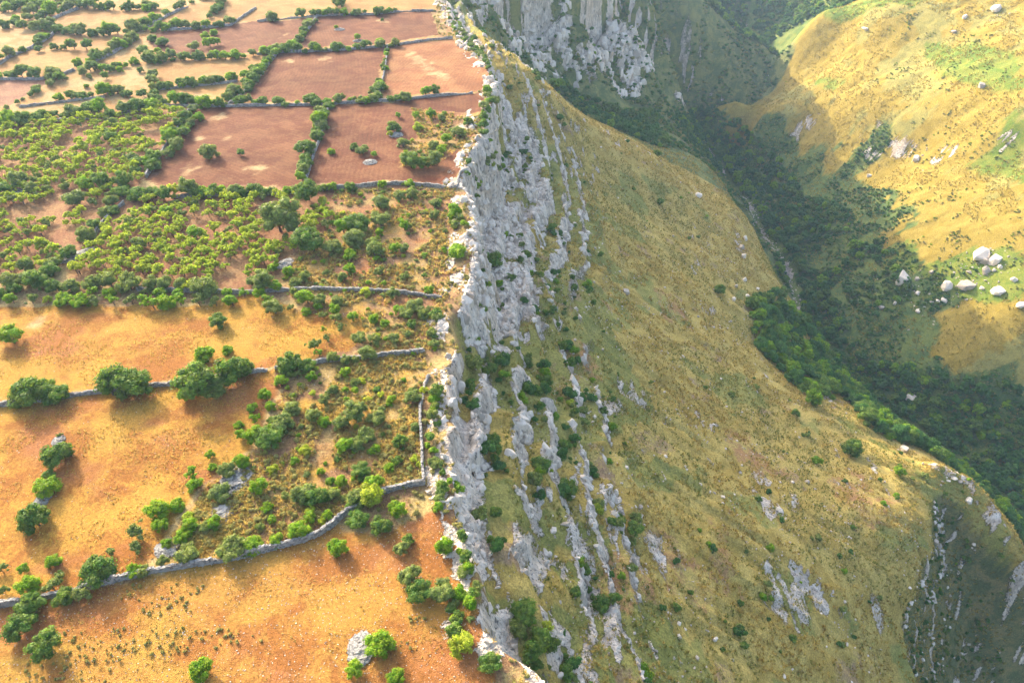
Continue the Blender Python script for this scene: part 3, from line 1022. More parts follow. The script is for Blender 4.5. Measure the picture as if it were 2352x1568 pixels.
# single trees and shrubs, read off the photograph: u, v, half-width, kind, words that tell it apart
NAMED = [
    (481, 345, 21, 'o', 'round grey-green tree standing alone in the ploughed field above the hedgerow'),
    (550, 352, 9, 'd', 'small dark tree beside the round lone tree in the ploughed field'),
    (87, 113, 9, 'd', 'small round tree with bare trunk alone in the pale stubble field'),
    (445, 532, 19, 'b', 'vivid green dome-shaped tree among the yellowish orchard trees'),
    (638, 502, 44, 'o', 'broad grey-green tree, widest in the orchard near the scrubland'),
    (718, 555, 36, 'd', 'large dark green tree leading the clump at the orchard corner'),
    (763, 565, 22, 'o', 'grey-green tree tucked against the large dark orchard-corner tree'),
    (810, 542, 26, 'o', 'olive tree at the rim end of the orchard-corner clump'),
    (818, 510, 30, 'd', 'dark spreading tree behind the orchard-corner clump'),
    (788, 522, 20, 'b', 'bright green tree in the middle of the orchard-corner clump'),
    (870, 465, 20, 'o', 'upper of two tall grey-green trees in the rim-side scrub'),
    (873, 503, 22, 'o', 'lower of two tall grey-green trees in the rim-side scrub'),
    (943, 368, 24, 'd', 'big dark bushy tree in the corner of the ploughed field by the cliff'),
    (968, 372, 18, 'd', 'dark tree merging with the big bushy tree in the ploughed field corner'),
    (995, 362, 20, 'o', 'pale olive tree beside the big bushy tree near the cliff track'),
    (904, 290, 16, 'd', 'blue-green tree growing by a stone heap in the ploughed field'),
    (925, 328, 15, 'o', 'egg-shaped grey tree in the middle of the ploughed field by the cliff'),
    (1050, 302, 18, 'o', 'pale tree on the scrubby patch nearest the upper cliff rim'),
    (833, 345, 13, 'o', 'grey tree with a smaller companion in the ploughed field'),
    (813, 337, 10, 'd', 'small dark companion of the grey tree in the ploughed field'),
    (859, 355, 8, 'b', 'small bright green bush-like tree in the ploughed field'),
    (760, 347, 9, 'b', 'small yellowish tree beside the hedge dividing the ploughed fields'),
    (500, 735, 20, 'd', 'lone dark tree with long shadow at the top of the orange field'),
    (25, 772, 26, 'b', 'dense green tree at the picture edge in the orange field'),
    (467, 811, 22, 'b', 'bright spreading tree just above the big oak clump on the wall'),
    (522, 802, 13, 'b', 'slender bright tree with visible trunk above the big oak clump'),
    (62, 904, 40, 'd', 'broad tree at the outer end of the wall between the orange fields'),
    (100, 892, 28, 'd', 'second tree along the wall between the orange fields'),
    (137, 899, 27, 'd', 'third tree along the wall between the orange fields'),
    (250, 884, 40, 'd', 'wide half of the paired oaks on the middle of the field wall'),
    (308, 882, 38, 'd', 'thinner half of the paired oaks on the middle of the field wall'),
    (440, 866, 46, 'd', 'tallest oak of the large clump on the field wall'),
    (482, 884, 30, 'o', 'pale round tree in front of the large oak clump'),
    (528, 848, 38, 'd', 'oak at the wall-end side of the large clump'),
    (562, 843, 22, 'd', 'small end tree of the large oak clump by the wall gap'),
    (422, 906, 18, 'b', 'bright green small tree at the foot of the large oak clump'),
    (125, 1041, 32, 'd', 'solitary spreading dark tree in the big orange field'),
    (105, 1114, 26, 'b', 'bright green tree between two stone heaps in the orange field'),
    (80, 1190, 32, 'd', 'lowest dark tree of the line in the big orange field'),
    (220, 1316, 40, 'd', 'large round tree overhanging the long stone wall'),
    (32, 1451, 32, 'd', 'dark tree at the picture corner below the stone wall'),
    (102, 1468, 36, 'd', 'full leafy tree standing below the stone wall by grey shrubs'),
    (72, 1388, 30, 'd', 'dark bush-like tree covering the start of the stone wall'),
    (62, 1341, 24, 'b', 'bright tree behind the dark bush at the wall start'),
    (437, 1273, 27, 'o', 'silvery olive tree on the upper side of the long wall'),
    (532, 1256, 34, 'o', 'wide olive tree leaning over the long stone wall'),
    (683, 1221, 26, 'b', 'vivid green tree on the upper side of the curving wall'),
    (778, 1251, 22, 'b', 'bright upright tree standing free below the curving wall'),
    (460, 1536, 26, 'b', 'round vivid green bush-tree alone at the bottom of the field'),
    (870, 1473, 34, 'b', 'largest vivid green tree beside a white stone heap'),
    (815, 1533, 20, 'b', 'round green tree on the downhill side of the white stone heap'),
    (908, 1551, 20, 'b', 'green tree cut by the bottom border of the photo'),
    (963, 1356, 31, 'd', 'dark round tree touching a pale tree near the cliff'),
    (945, 1318, 25, 'o', 'pale upright tree touching the dark round tree near the cliff'),
    (1023, 1358, 30, 'o', 'yellowish round tree close to the bare cliff rim'),
    (1018, 1248, 22, 'b', 'compact green tree growing against the white rim rock'),
    (925, 1256, 17, 'o', 'two-toned small tree in the corner field near the rim'),
    (1063, 1481, 28, 'y', 'yellow-green feathery tree on the lowest part of the rim'),
    (1125, 1521, 26, 'd', 'dark green tree at the very tip of the rim'),
    (855, 1139, 28, 'y', 'brightest yellow-green tree at the bend of the wall'),
    (818, 1141, 24, 'o', 'dull olive tree beside the brightest yellow tree at the wall bend'),
    (828, 1188, 26, 'd', 'dark tree below the bend of the wall'),
    (873, 1201, 24, 'd', 'dark shrubby tree spreading below the wall corner'),
    (608, 1004, 34, 'd', 'large dark tree on the border of scrub and orange field'),
    (648, 966, 25, 'o', 'middle tree of the row on the scrub border'),
    (665, 934, 22, 'o', 'top tree of the row on the scrub border'),
    (813, 946, 28, 'o', 'pale tree heading the central clump of the scrubland'),
    (868, 952, 20, 'o', 'grey tree beside the central clump of the scrubland'),
    (783, 971, 20, 'o', 'low olive on the field side of the central scrub clump'),
    (838, 996, 22, 'o', 'olive below the central clump of the scrubland'),
    (793, 1021, 21, 'b', 'green tree at the foot of the central scrub clump'),
    (828, 1076, 22, 'd', 'dark tree in the lower scrubland between the walls'),
    (945, 911, 20, 'o', 'feathery olive next to the rim wall'),
    (723, 1131, 28, 'd', 'dark green tree in the lower scrub by the long wall'),
    (695, 1128, 25, 'o', 'pale tree hugging the dark tree in the lower scrub'),
    (670, 834, 28, 'd', 'dark bushy tree beside the gap in the field wall'),
    (705, 838, 20, 'd', 'dark tree at the wall end by the gap'),
    (848, 812, 21, 'o', 'tall olive on the upper scrub wall'),
    (497, 1131, 25, 'o', 'silvery olive beside the big grey stone heap'),
    (948, 700, 20, 'o', 'grey olive on the rocky scrub above the field corner'),
    (630, 707, 22, 'o', 'round olive at the top corner of the orange field'),
    (1128, 435, 26, 'd', 'dark tree clinging to the cliff top below the rim wall'),
    (1196, 916, 22, 'b', 'bright green pine-like tree on a ledge of the cliff'),
    (1301, 1119, 28, 'd', 'large rounded tree growing on the rocky slope under the cliff'),
    (1248, 1064, 24, 'd', 'dark shrubby tree on a rock rib under the cliff'),
    (1201, 1403, 30, 'd', 'big dark tree at the cliff foot near the bottom'),
    (1949, 1029, 22, 'd', 'lone dark tree on the open grass slope near its shoulder'),
    (1651, 667, 14, 'd', 'dark round tree low on the grass slope by white rocks'),
    (1516, 464, 9, 'd', 'small dark lone tree high on the grass slope'),
    (1513, 355, 10, 'd', 'tiny dark tree on the crest of the grass slope'),
    (1453, 1211, 20, 'd', 'dark bushy tree beside grey rock on the lower slope'),
    (2066, 1084, 12, 'b', 'small green tree on the slope near the sunlit outcrop'),
    (1874, 1059, 13, 'b', 'small light green tree on the slope uphill of the lone dark tree'),
]
# further trees, told apart only by where they stand
MORE = {
    'scrub': [(1000, 465, 13, 'o'), (1000, 492, 12, 'o'), (928, 520, 13, 'b'), (803, 585, 15, 'b'), (860, 575, 22, 'o'), (853, 557, 16, 'o'), (910, 570, 13, 'b'),
              (930, 567, 13, 'o'), (805, 430, 15, 'd'), (880, 425, 10, 'b'), (940, 420, 12, 'b'), (950, 442, 16, 'o'), (920, 448, 14, 'o'), (873, 532, 10, 'b'), (803, 617, 14, 'b'),
              (790, 637, 11, 'o'), (873, 622, 12, 'o'), (928, 635, 11, 'o'), (630, 615, 12, 'b'), (663, 622, 13, 'b'), (678, 647, 14, 'o'), (703, 635, 15, 'o'),
              (635, 660, 14, 'b'), (705, 685, 20, 'b'), (735, 687, 18, 'o'), (773, 690, 14, 'o'), (838, 670, 13, 'y'), (900, 675, 14, 'o'), (935, 720, 18, 'o'),
              (973, 720, 14, 'o'), (945, 742, 12, 'd'), (913, 710, 12, 'b'), (858, 730, 12, 'b'), (883, 740, 11, 'b'), (828, 775, 18, 'o'), (858, 775, 15, 'o'), (900, 775, 14, 'o'),
              (1008, 730, 14, 'o'), (983, 665, 11, 'b'), (763, 822, 15, 'o'), (793, 827, 13, 'o'), (815, 822, 10, 'o'), (763, 892, 12, 'o'), (713, 866, 12, 'b'), (815, 874, 12, 'o'),
              (795, 852, 12, 'b'), (723, 952, 18, 'o'), (745, 964, 15, 'b'), (743, 919, 13, 'o'), (820, 1016, 18, 'o'), (900, 916, 12, 'b'), (950, 979, 12, 'o'), (860, 1026, 13, 'b'),
              (913, 1016, 16, 'd'), (700, 1034, 14, 'y'), (893, 1071, 12, 'b'), (765, 1134, 16, 'o'), (783, 1101, 13, 'b'), (863, 1106, 20, 'b'), (915, 1164, 20, 'b'), (735, 1081, 10, 'b'),
              (625, 1076, 12, 'y'), (598, 1116, 20, 'b'), (613, 1164, 14, 'b'), (580, 1001, 22, 'b'), (550, 1061, 20, 'b'), (515, 1079, 20, 'o'), (625, 1191, 11, 'b'), (713, 1186, 15, 'b'),
              (753, 1181, 13, 'b'), (638, 1241, 16, 'b'), (595, 1248, 15, 'b'), (577, 1251, 22, 'b'), (495, 1201, 18, 'b'), (472, 1208, 15, 'o'), (432, 1206, 20, 'b'), (417, 1238, 18, 'b'),
              (380, 1248, 12, 'b'), (372, 1291, 13, 'o'), (332, 1311, 15, 'o'), (933, 1236, 13, 'd'), (988, 262, 12, 'b'), (1012, 270, 11, 'o'), (1075, 277, 13, 'd'), (1110, 272, 11, 'd'),
              (998, 332, 13, 'o'), (1015, 345, 11, 'b'), (1028, 320, 12, 'b'), (955, 265, 9, 'b'), (960, 290, 12, 'y'), (895, 308, 7, 'y'), (914, 266, 7, 'b')],
    'field': [(733, 706, 10, 'b'), (665, 705, 10, 'b'), (703, 715, 11, 'b'), (740, 722, 11, 'b'), (769, 715, 14, 'b'), (769, 732, 15, 'b'), (785, 752, 11, 'b'), (808, 726, 12, 'b'),
              (743, 757, 8, 'y'), (753, 775, 11, 'b'), (720, 790, 16, 'b'), (733, 812, 12, 'b'), (643, 874, 17, 'b'), (682, 861, 12, 'b'), (610, 906, 15, 'b'), (623, 929, 13, 'b'),
              (580, 936, 14, 'b'), (584, 961, 14, 'b'), (547, 974, 11, 'b'), (555, 999, 13, 'b'), (480, 1044, 10, 'b'), (487, 1071, 10, 'b'), (440, 1089, 17, 'b'), (447, 1114, 18, 'b'),
              (360, 1168, 26, 'b'), (405, 1159, 17, 'b'), (317, 1216, 22, 'b'), (365, 1206, 17, 'b'), (317, 1253, 18, 'b'), (250, 1268, 13, 'y'), (120, 1346, 20, 'o'), (132, 1323, 15, 'b'),
              (120, 1291, 18, 'b'), (50, 1306, 12, 'b'), (3, 1306, 14, 'b'), (5, 1351, 14, 'b'), (140, 1371, 22, 'd'), (190, 1358, 22, 'd'), (305, 1311, 18, 'b'), (137, 999, 7, 'd'), (112, 1089, 15, 'd')],
    'brightrow': [(27, 687, 14, 'b'), (70, 685, 16, 'b'), (107, 687, 10, 'y'), (145, 687, 19, 'b'), (185, 690, 20, 'b'), (220, 690, 16, 'b'), (215, 670, 14, 'y'), (250, 670, 14, 'b'),
                  (260, 692, 14, 'b'), (302, 690, 15, 'b'), (332, 692, 16, 'b'), (350, 697, 18, 'b'), (380, 692, 20, 'b'), (412, 690, 17, 'b'), (332, 672, 13, 'b'), (370, 672, 14, 'b'),
                  (407, 672, 13, 'b'), (455, 690, 15, 'b'), (495, 692, 14, 'b'), (520, 672, 12, 'b'), (532, 692, 15, 'b'), (560, 675, 13, 'b'), (598, 675, 13, 'b'), (613, 690, 14, 'b'), (670, 670, 12, 'b')],
    'oldrow': [(15, 645, 24, 'o'), (55, 637, 20, 'o'), (92, 642, 24, 'd'), (122, 655, 18, 'd'), (160, 655, 20, 'o'), (207, 650, 20, 'o'), (250, 642, 24, 'o'), (295, 650, 28, 'o'),
               (347, 655, 18, 'o'), (380, 650, 22, 'o'), (412, 652, 16, 'o'), (467, 657, 28, 'o'), (582, 642, 14, 'o'), (603, 645, 24, 'o'), (0, 672, 16, 'd'), (40, 660, 16, 'd'),
               (125, 602, 19, 'o'), (57, 605, 18, 'o'), (117, 620, 20, 'd'), (85, 652, 16, 'd')],
    'orchardbig': [(190, 422, 20, 'b'), (232, 412, 22, 'd'), (285, 414, 22, 'd'), (35, 412, 22, 'o'), (67, 432, 16, 'o'), (107, 432, 12, 'o'), (175, 450, 24, 'o'), (255, 462, 17, 'o'),
                   (238, 485, 14, 'o'), (195, 537, 20, 'o'), (215, 515, 16, 'd'), (160, 577, 18, 'd'), (385, 487, 15, 'b'), (322, 562, 16, 'o'), (5, 430, 18, 'd'), (150, 425, 12, 'o'),
                   (250, 315, 15, 'd'), (245, 300, 12, 'd'), (255, 280, 13, 'o'), (300, 360, 14, 'o'), (315, 370, 16, 'd'), (345, 352, 12, 'o'), (310, 390, 14, 'd')],
    'midrow': [(277, 440, 18, 'd'), (322, 442, 22, 'd'), (350, 440, 16, 'd'), (372, 445, 18, 'd'), (430, 437, 22, 'o'), (452, 442, 16, 'd'), (467, 440, 16, 'b'), (490, 437, 14, 'd'), (505, 436, 14, 'b'),
               (540, 437, 18, 'o'), (560, 440, 14, 'd'), (582, 432, 18, 'd'), (600, 440, 14, 'd'), (623, 437, 11, 'o'), (660, 436, 12, 'b'), (705, 440, 28, 'd'), (743, 432, 12, 'd'), (760, 430, 11, 'b'), (670, 438, 10, 'd')],
    'fieldsingle': [(820, 85, 8, 'b'), (773, 63, 5, 'b'), (878, 45, 4, 'd'), (322, 160, 8, 'd'), (275, 158, 8, 'b'), (243, 175, 9, 'd'), (347, 85, 11, 'd'), (375, 93, 14, 'd'), (325, 113, 14, 'd'),
                    (362, 115, 8, 'b'), (447, 102, 14, 'o'), (480, 98, 12, 'b'), (497, 96, 10, 'b'), (470, 80, 10, 'b'), (490, 72, 9, 'b'), (122, 105, 9, 'd'), (145, 107, 8, 'd'), (168, 103, 13, 'd'), (195, 103, 13, 'd'),
                    (347, 168, 13, 'o'), (352, 185, 14, 'o'), (350, 200, 11, 'o'), (783, 8, 13, 'd'), (775, 0, 12, 'd'), (840, 340, 8, 'o'), (550, 345, 5, 'o'), (198, 198, 6, 'b'), (222, 200, 6, 'b'), (203, 175, 7, 'o'), (190, 165, 10, 'o')],
}
GROUPS = {
    'scrub': ('bushy olive or almond tree growing wild in the rim-side scrubland', 'wild trees of the scrubland', 'wild_tree'),
    'field': ('small bright almond tree dotted along the edge of the orange fields', 'almond trees along the orange fields', 'almond_tree'),
    'brightrow': ('bright green almond tree in the row under the old olive row', 'almond row above the orange field', 'almond_tree'),
    'oldrow': ('big grey-green olive tree in the row along the orchard foot', 'old olive row below the orchard', 'olive_tree'),
    'orchardbig': ('larger dark olive tree standing among the yellowish orchard trees', 'old olives in the orchard', 'olive_tree'),
    'midrow': ('dense dark tree in the hedgerow between orchard and ploughed field', 'hedgerow above the orchard', 'hedgerow_tree'),
    'fieldsingle': ('small tree standing in or beside the distant upper fields', 'scattered trees of the upper fields', 'field_tree'),
}
_ONES = 'zeroth first second third fourth fifth sixth seventh eighth ninth tenth eleventh twelfth thirteenth fourteenth fifteenth sixteenth seventeenth eighteenth nineteenth'.split()
_TENS = {2: 'twent', 3: 'thirt', 4: 'fort', 5: 'fift', 6: 'sixt', 7: 'sevent', 8: 'eight', 9: 'ninet'}


def ordinal(n):
    if n < 20:
        return _ONES[n]
    t, o = divmod(n, 10)
    return _TENS[t] + ('ieth' if o == 0 else 'y-' + _ONES[o])


def place_in_row(label, n, how):
    words = label.split()
    for i, w_ in enumerate(words):
        if w_ in ('tree', 'bush', 'shrub'):
            words[i] = '%s, %s %s,' % (w_, ordinal(n), how)
            break
    out = ' '.join(words).split()
    while len(out) > 16 and 'the' in out:
        del out[len(out) - 1 - out[::-1].index('the')]
    return ' '.join(out)


HUE = {'d': 'dark green', 'o': 'grey-green', 'b': 'bright green', 'y': 'yellow-green', 'g': 'deep green'}
taken = []
for (u, v, rp, k, lab) in NAMED:
    if u < 1140:
        x, y, r = plateau_spot(u, v, rp, 0.75)
    else:
        hx, hy, tt = on_land(u, v + rp * 0.5)
        x, y = float(hx[0]), float(hy[0])
        r = float(rp * tt[0] * 0.93 / F_PX)
    plant_tree(x, y, r, k, lab, None, name='tree', squat=random.uniform(0.85, 1.0))
    taken.append((x, y, r))
for g, lst in MORE.items():
    lab, grp, nm = GROUPS[g]
    row = sorted(p[0] for p in lst)[::-1]
    for (u, v, rp, k) in lst:
        x, y, r = plateau_spot(u, v, rp, 0.75)
        hue = HUE[k]
        mylab = place_in_row(lab, row.index(u) + 1, 'from the cliff') if g in ('brightrow', 'oldrow', 'midrow') and row.count(u) == 1 else lab
        if g == 'scrub':
            mylab = '%s wild tree in the %s of the rim-side scrubland' % (hue, 'patch above the straight cliff wall' if v < 400 else 'upper block' if v < 660 else 'middle strip' if v < 815 else 'lower block beside the rim wall')
        elif g in ('field', 'orchardbig', 'fieldsingle'):
            mylab = hue + ' ' + lab.replace('bright ', '').replace('dark ', '').replace('larger ', 'large ')
        if x - edge(np.array([y]))[0] > -1.0:
            continue
        crowns = None
        if g in ('field', 'brightrow') and random.random() < 0.5:
            crowns = AIRY[4:]
        plant_tree(x, y, r, k, mylab, grp, name=nm, crowns=crowns)
        taken.append((x, y, r))

# hedgerows: lines of trees and bushes along the field walls
HEDGES = [  # points, half-width of a typical tree in metres, share of gaps, label words
    ([(120, 65), (155, 72), (212, 78), (262, 75), (305, 68)], 2.9, 0.0, 'bluish tree in the dense hedgerow across the far stubble fields'),
    ([(305, 68), (332, 58), (370, 40), (390, 28), (430, 10), (475, -2)], 2.5, 0.25, 'tree in the hedgerow climbing away between far stubble fields'),
    ([(195, 15), (250, 20), (325, 20), (362, 18)], 2.7, 0.05, 'tree in the topmost hedgerow of the stubble fields'),
    ([(5, 62), (30, 55), (60, 60), (110, 66)], 3.0, 0.0, 'tree in the dense far grove beside the stubble fields'),
    ([(35, 48), (65, 42), (95, 40), (120, 28), (150, 22), (170, 18)], 3.0, 0.0, 'tree in the dense far grove beside the stubble fields'),
    ([(70, 30), (100, 20), (140, 8), (170, 2), (215, 5)], 2.8, 0.05, 'tree in the dense far grove beside the stubble fields'),
    ([(0, 25), (35, 18), (80, 10), (120, -2)], 2.8, 0.0, 'tree in the grove at the far picture corner'),
    ([(0, 8), (40, 2), (80, -4)], 2.8, 0.0, 'tree in the grove at the far picture corner'),
    ([(315, 67), (350, 69), (387, 63), (422, 62), (457, 61), (507, 56), (530, 52), (562, 48)], 2.3, 0.3, 'tree in the thin hedgerow above the small ploughed fields'),
    ([(515, -2), (507, 15), (487, 30), (480, 38)], 2.4, 0.2, 'tree in the short hedgerow running into the far stubble'),
    ([(0, 142), (22, 127), (75, 104), (95, 90), (118, 79)], 2.2, 0.4, 'tree along the grey wall of the far stubble field'),
    ([(205, 142), (228, 129), (255, 117), (275, 106), (295, 95), (318, 83)], 2.3, 0.1, 'tree along the slanting wall below the stubble fields'),
    ([(0, 174), (40, 176), (100, 174), (150, 174)], 2.6, 0.0, 'tree in the thick hedgerow at the far side of the brown field'),
    ([(150, 176), (112, 190), (92, 203), (58, 222), (18, 243)], 1.8, 0.4, 'bush along the low wall beside the brown field'),
    ([(170, 152), (195, 160), (215, 158), (250, 158), (275, 151), (312, 143), (350, 140), (380, 135), (437, 133), (475, 132), (517, 129), (550, 128), (588, 122), (637, 115)], 2.1, 0.15, 'tree in the long hedgerow below the small ploughed fields'),
    ([(330, 133), (360, 128), (400, 126), (440, 122)], 2.1, 0.3, 'tree in the long hedgerow below the small ploughed fields'),
    ([(362, 200), (412, 195), (462, 190), (532, 181), (575, 172)], 2.0, 0.15, 'tree in the hedgerow between the two small golden fields'),
    ([(137, 226), (175, 222), (225, 216), (275, 211), (307, 217), (330, 212)], 2.1, 0.15, 'tree in the broken hedgerow of the golden fields'),
    ([(10, 285), (25, 280), (100, 271), (120, 264), (207, 253), (237, 258), (270, 260), (300, 249), (337, 245)], 2.4, 0.05, 'tree in the thick hedgerow above the orchard'),
    ([(337, 245), (350, 225), (355, 212), (365, 225)], 2.2, 0.0, 'tree in the thick hedgerow above the orchard'),
    ([(365, 238), (380, 236), (422, 231), (467, 238), (515, 238), (557, 233), (588, 232), (613, 234), (663, 236), (700, 234), (725, 237), (748, 232)], 2.2, 0.05, 'tree in the hedgerow along the top of the large ploughed field'),
    ([(770, 234), (810, 230), (845, 229), (875, 223), (905, 229), (943, 223), (998, 211)], 1.9, 0.3, 'tree in the hedgerow thinning out towards the cliff'),
    ([(587, 160), (570, 190), (537, 220), (522, 236)], 2.0, 0.15, 'tree in the slanting hedgerow beside the middle ploughed field'),
    ([(565, 208), (590, 172), (605, 150), (620, 135), (637, 116)], 1.7, 0.1, 'tree in the slanting hedgerow beside the middle ploughed field'),
    ([(680, 95), (690, 85), (697, 76), (710, 56), (722, 47)], 2.1, 0.0, 'tree in the short hedge between the two topmost ploughed fields'),
    ([(588, 46), (615, 43), (655, 38), (693, 35), (728, 33), (773, 33), (808, 33), (835, 31), (853, 30), (880, 28), (915, 20)], 2.4, 0.3, 'tree in the hedgerow along the topmost ploughed fields'),
    ([(637, 117), (660, 114), (708, 116), (728, 116), (750, 111), (778, 110), (800, 109), (825, 108), (853, 105), (890, 103), (908, 102)], 2.2, 0.12, 'tree in the hedgerow across the middle of the ploughed fields'),
    ([(672, 100), (668, 108)], 2.0, 0.0, 'tree in the hedgerow across the middle of the ploughed fields'),
    ([(888, 108), (887, 125), (884, 150), (882, 162)], 1.3, 0.3, 'bush on the thin wall between the two cliff-side ploughed fields'),
    ([(866, 190), (873, 199), (860, 209), (868, 221)], 2.0, 0.0, 'tree clump where the thin wall meets the hedgerow'),
    ([(753, 236), (748, 248), (742, 262), (736, 280), (730, 295), (729, 312), (718, 333), (708, 348), (704, 365), (702, 384), (698, 410)], 2.3, 0.0, 'tree in the thick hedge dividing the two largest ploughed fields'),
    ([(437, 255), (420, 272), (405, 300), (385, 325), (360, 365), (345, 385)], 2.0, 0.2, 'tree along the pale wall between orchard and ploughed field'),
    ([(460, 268), (440, 285), (425, 300), (415, 320), (400, 345), (385, 362)], 1.9, 0.1, 'tree on the field side of the pale wall by the orchard'),
    ([(262, 480), (245, 500), (215, 535), (190, 575)], 1.7, 0.5, 'tree along the rubble wall inside the orchard'),
    ([(870, 424), (925, 421), (960, 424), (1030, 430)], 1.0, 0.6, 'low bush along the straight wall ending at the cliff'),
    ([(1043, 18), (1060, 70), (1085, 105), (1112, 135), (1130, 165), (1140, 188)], 1.4, 0.2, 'bush on the upper cliff rim beside the ploughed fields'),
    ([(1030, 20), (1040, 55), (1055, 85), (1075, 105), (1100, 130)], 1.2, 0.4, 'bush on the upper cliff rim beside the ploughed fields'),
    ([(1128, 215), (1120, 245), (1112, 285), (1118, 320), (1090, 360), (1075, 395)], 1.9, 0.15, 'bush on the bend of the cliff rim below the scrubby patch'),
    ([(1055, 480), (1060, 520), (1040, 500), (1062, 560), (1040, 590)], 2.3, 0.2, 'bush overhanging the cliff top above the high bare wall'),
    ([(1025, 610), (1050, 640), (1020, 700), (1000, 735), (985, 790), (1005, 830)], 1.4, 0.5, 'low shrub between white rocks of the middle rim'),
    ([(1010, 890), (990, 940), (1010, 985), (985, 1015), (1000, 1060), (1027, 1085), (1060, 1085), (1000, 1140), (1010, 1170)], 1.4, 0.2, 'shrub between the rim wall and the white rocks'),
    ([(1075, 1238), (1073, 1285), (1035, 1446), (1100, 1345)], 1.3, 0.0, 'shrub on the white rim rock near the bottom'),
]


def walk(pts, step):
    P = np.array([on_level(a, b, 0.9) for a, b in pts])
    seg = np.hypot(*np.diff(P, axis=0).T)
    L = np.concatenate([[0], np.cumsum(seg)])
    n = max(1, int(L[-1] / step))
    s = (np.arange(n + 1)) * L[-1] / max(n, 1)
    return np.interp(s, L, P[:, 0]), np.interp(s, L, P[:, 1])


hedge_spots = []
for hi, (pts, rm, gap, lab) in enumerate(HEDGES):
    xs, ys = walk(pts, rm * 1.18)
    lastgap = False
    for x, y in zip(xs, ys):
        if random.random() < gap * (1.5 if lastgap else 0.8):
            lastgap = True
            continue
        lastgap = False
        r = rm * random.choice((0.6, 0.75, 0.85, 1.0, 1.1, 1.3))
        x += random.gauss(0, 0.35 * rm); y += random.gauss(0, 0.45 * rm)
        far = y > 190
        k = random.choices('dob', (5, 3, 2) if far else (3, 3, 4))[0]
        if x - float(edge(np.array([y]))[0]) > -0.3 and 'rim' not in lab and 'cliff' not in lab:
            continue
        hedge_spots.append((x, y, r, k, lab, 'hedge %d' % hi))
        taken.append((x, y, r))
lab_group = {}
by_lab = {}
for h in hedge_spots:
    by_lab.setdefault(h[4], []).append(h)
order_in = {}
for lb, hs in by_lab.items():
    up = 'rim' in lb or 'cliff' in lb
    for n_, h in enumerate(sorted(hs, key=(lambda q: q[1]) if up else (lambda q: -q[0]))):
        order_in[id(h)] = place_in_row(lb, n_ + 1, 'counted upward' if up else 'from the cliff')
for h in hedge_spots:
    x, y, r, k, lab, grp = h
    grp = lab_group.setdefault(lab, 'plants: ' + ' '.join(lab.split()[:9]))
    if lab.split()[0] in ('bush', 'low', 'shrub'):
        plant_shrub(x, y, r, k, order_in[id(h)], grp, name='rim_shrub' if 'rim' in lab else 'hedge_bush')
    else:
        plant_tree(x, y, r, k, order_in[id(h)], grp, name='grove_tree' if 'grove' in lab else 'wall_tree' if 'wall' in lab else 'hedgerow_tree', squat=random.uniform(0.85, 1.05))

# the orchard: small yellowish trees in two blocks
orch = []
tk = np.array(taken)
for poly, tag_ in ((FIELDS[17][5], 'w'), (FIELDS[18][5], 'e')):
    pw = np.array([on_level(a, b, 0.0) for a, b in poly])
    x0, y0 = pw.min(0); x1, y1 = pw.max(0)
    st = 3.1
    gy = np.arange(y0, y1, st)
    for y in gy:
        for x in np.arange(x0, x1, st):
            xx = x + rng.normal(0, 0.75); yy = y + rng.normal(0, 0.75)
            if not inside(np.array([xx]), np.array([yy]), pw)[0]:
                continue
            if noise(xx / 9, yy / 9, seed=81) < -0.45:
                continue
            if (np.hypot(tk[:, 0] - xx, tk[:, 1] - yy) < tk[:, 2] * 0.9 + 0.5).any():
                continue
            u, v, d = proj(xx, yy, 1.0)
            if u < -260:
                continue
            orch.append((yy + (1000 if u < -20 else 0), xx, rng.uniform(1.1, 2.0) * (1.0 if tag_ == 'e' else 0.95), tag_))
orch.sort()
orch = [(a - 1000 if a > 900 else a, b_, c_, d_) for (a, b_, c_, d_) in orch]
print('orchard', len(orch), 'hedge', len(hedge_spots))
for (y, x, r, tg) in orch[:300]:
    k = 'y'
    lab = 'small yellow-green almond tree in the orchard block ' + ('beyond the tumbled wall' if tg == 'w' else 'between tumbled wall and scrubland')
    plant_tree(x, y, r, k, lab, 'small trees of the orchard', name='orchard_tree', crowns=AIRY_Y)
rest = orch[300:]
if rest:
    P = np.array([(x, y, 0.0) for (y, x, r, t) in rest]); P[:, 2] = land(P[:, 0], P[:, 1])
    scatter('orchard_trees_far', P, [r * 1.1 for (y, x, r, t) in rest], AIRY_Y, 'far part of the yellow-green orchard below the thick hedgerow', 'orchard', tilt=0.05)

# ------------------------------------------------------------------ shrubs of the scrubland and the rim (countable) and their smaller kin
def world_poly(poly):
    return np.array([on_level(a, b, 0.0) for a, b in poly])


def sample_poly(pw, n, gen):
    lo, hi = pw.min(0), pw.max(0)
    out = []
    while len(out) < n:
        p = gen.uniform(lo, hi, (n * 3, 2))
        p = p[inside(p[:, 0], p[:, 1], pw)]
        out.extend(p.tolist())
    return np.array(out[:n])


gen = np.random.default_rng(91)
scr = [sample_poly(world_poly(FIELDS[19][5]), 105, gen), sample_poly(world_poly(FIELDS[20][5]), 130, gen), sample_poly(world_poly(FIELDS[21][5]), 25, gen)]
scr = np.concatenate(scr)
tk = np.array(taken)
ns = 0
for (x, y) in scr:
    if (np.hypot(tk[:, 0] - x, tk[:, 1] - y) < tk[:, 2] * 0.7).any() or x - float(edge(np.array([y]))[0]) > -0.5:
        continue
    k = random.choices('yobd', (3, 3, 3, 2))[0]
    plant_shrub(x, y, random.uniform(0.45, 1.15), k, '%s low shrub in the dry scrubland %s' % (HUE[k], 'below the gap in the field wall' if y < 128 else 'below the straight cliff wall' if y < 205 else 'of the ploughed field by the cliff'), 'low shrubs of the scrubland', name='scrub_bush')
    ns += 1

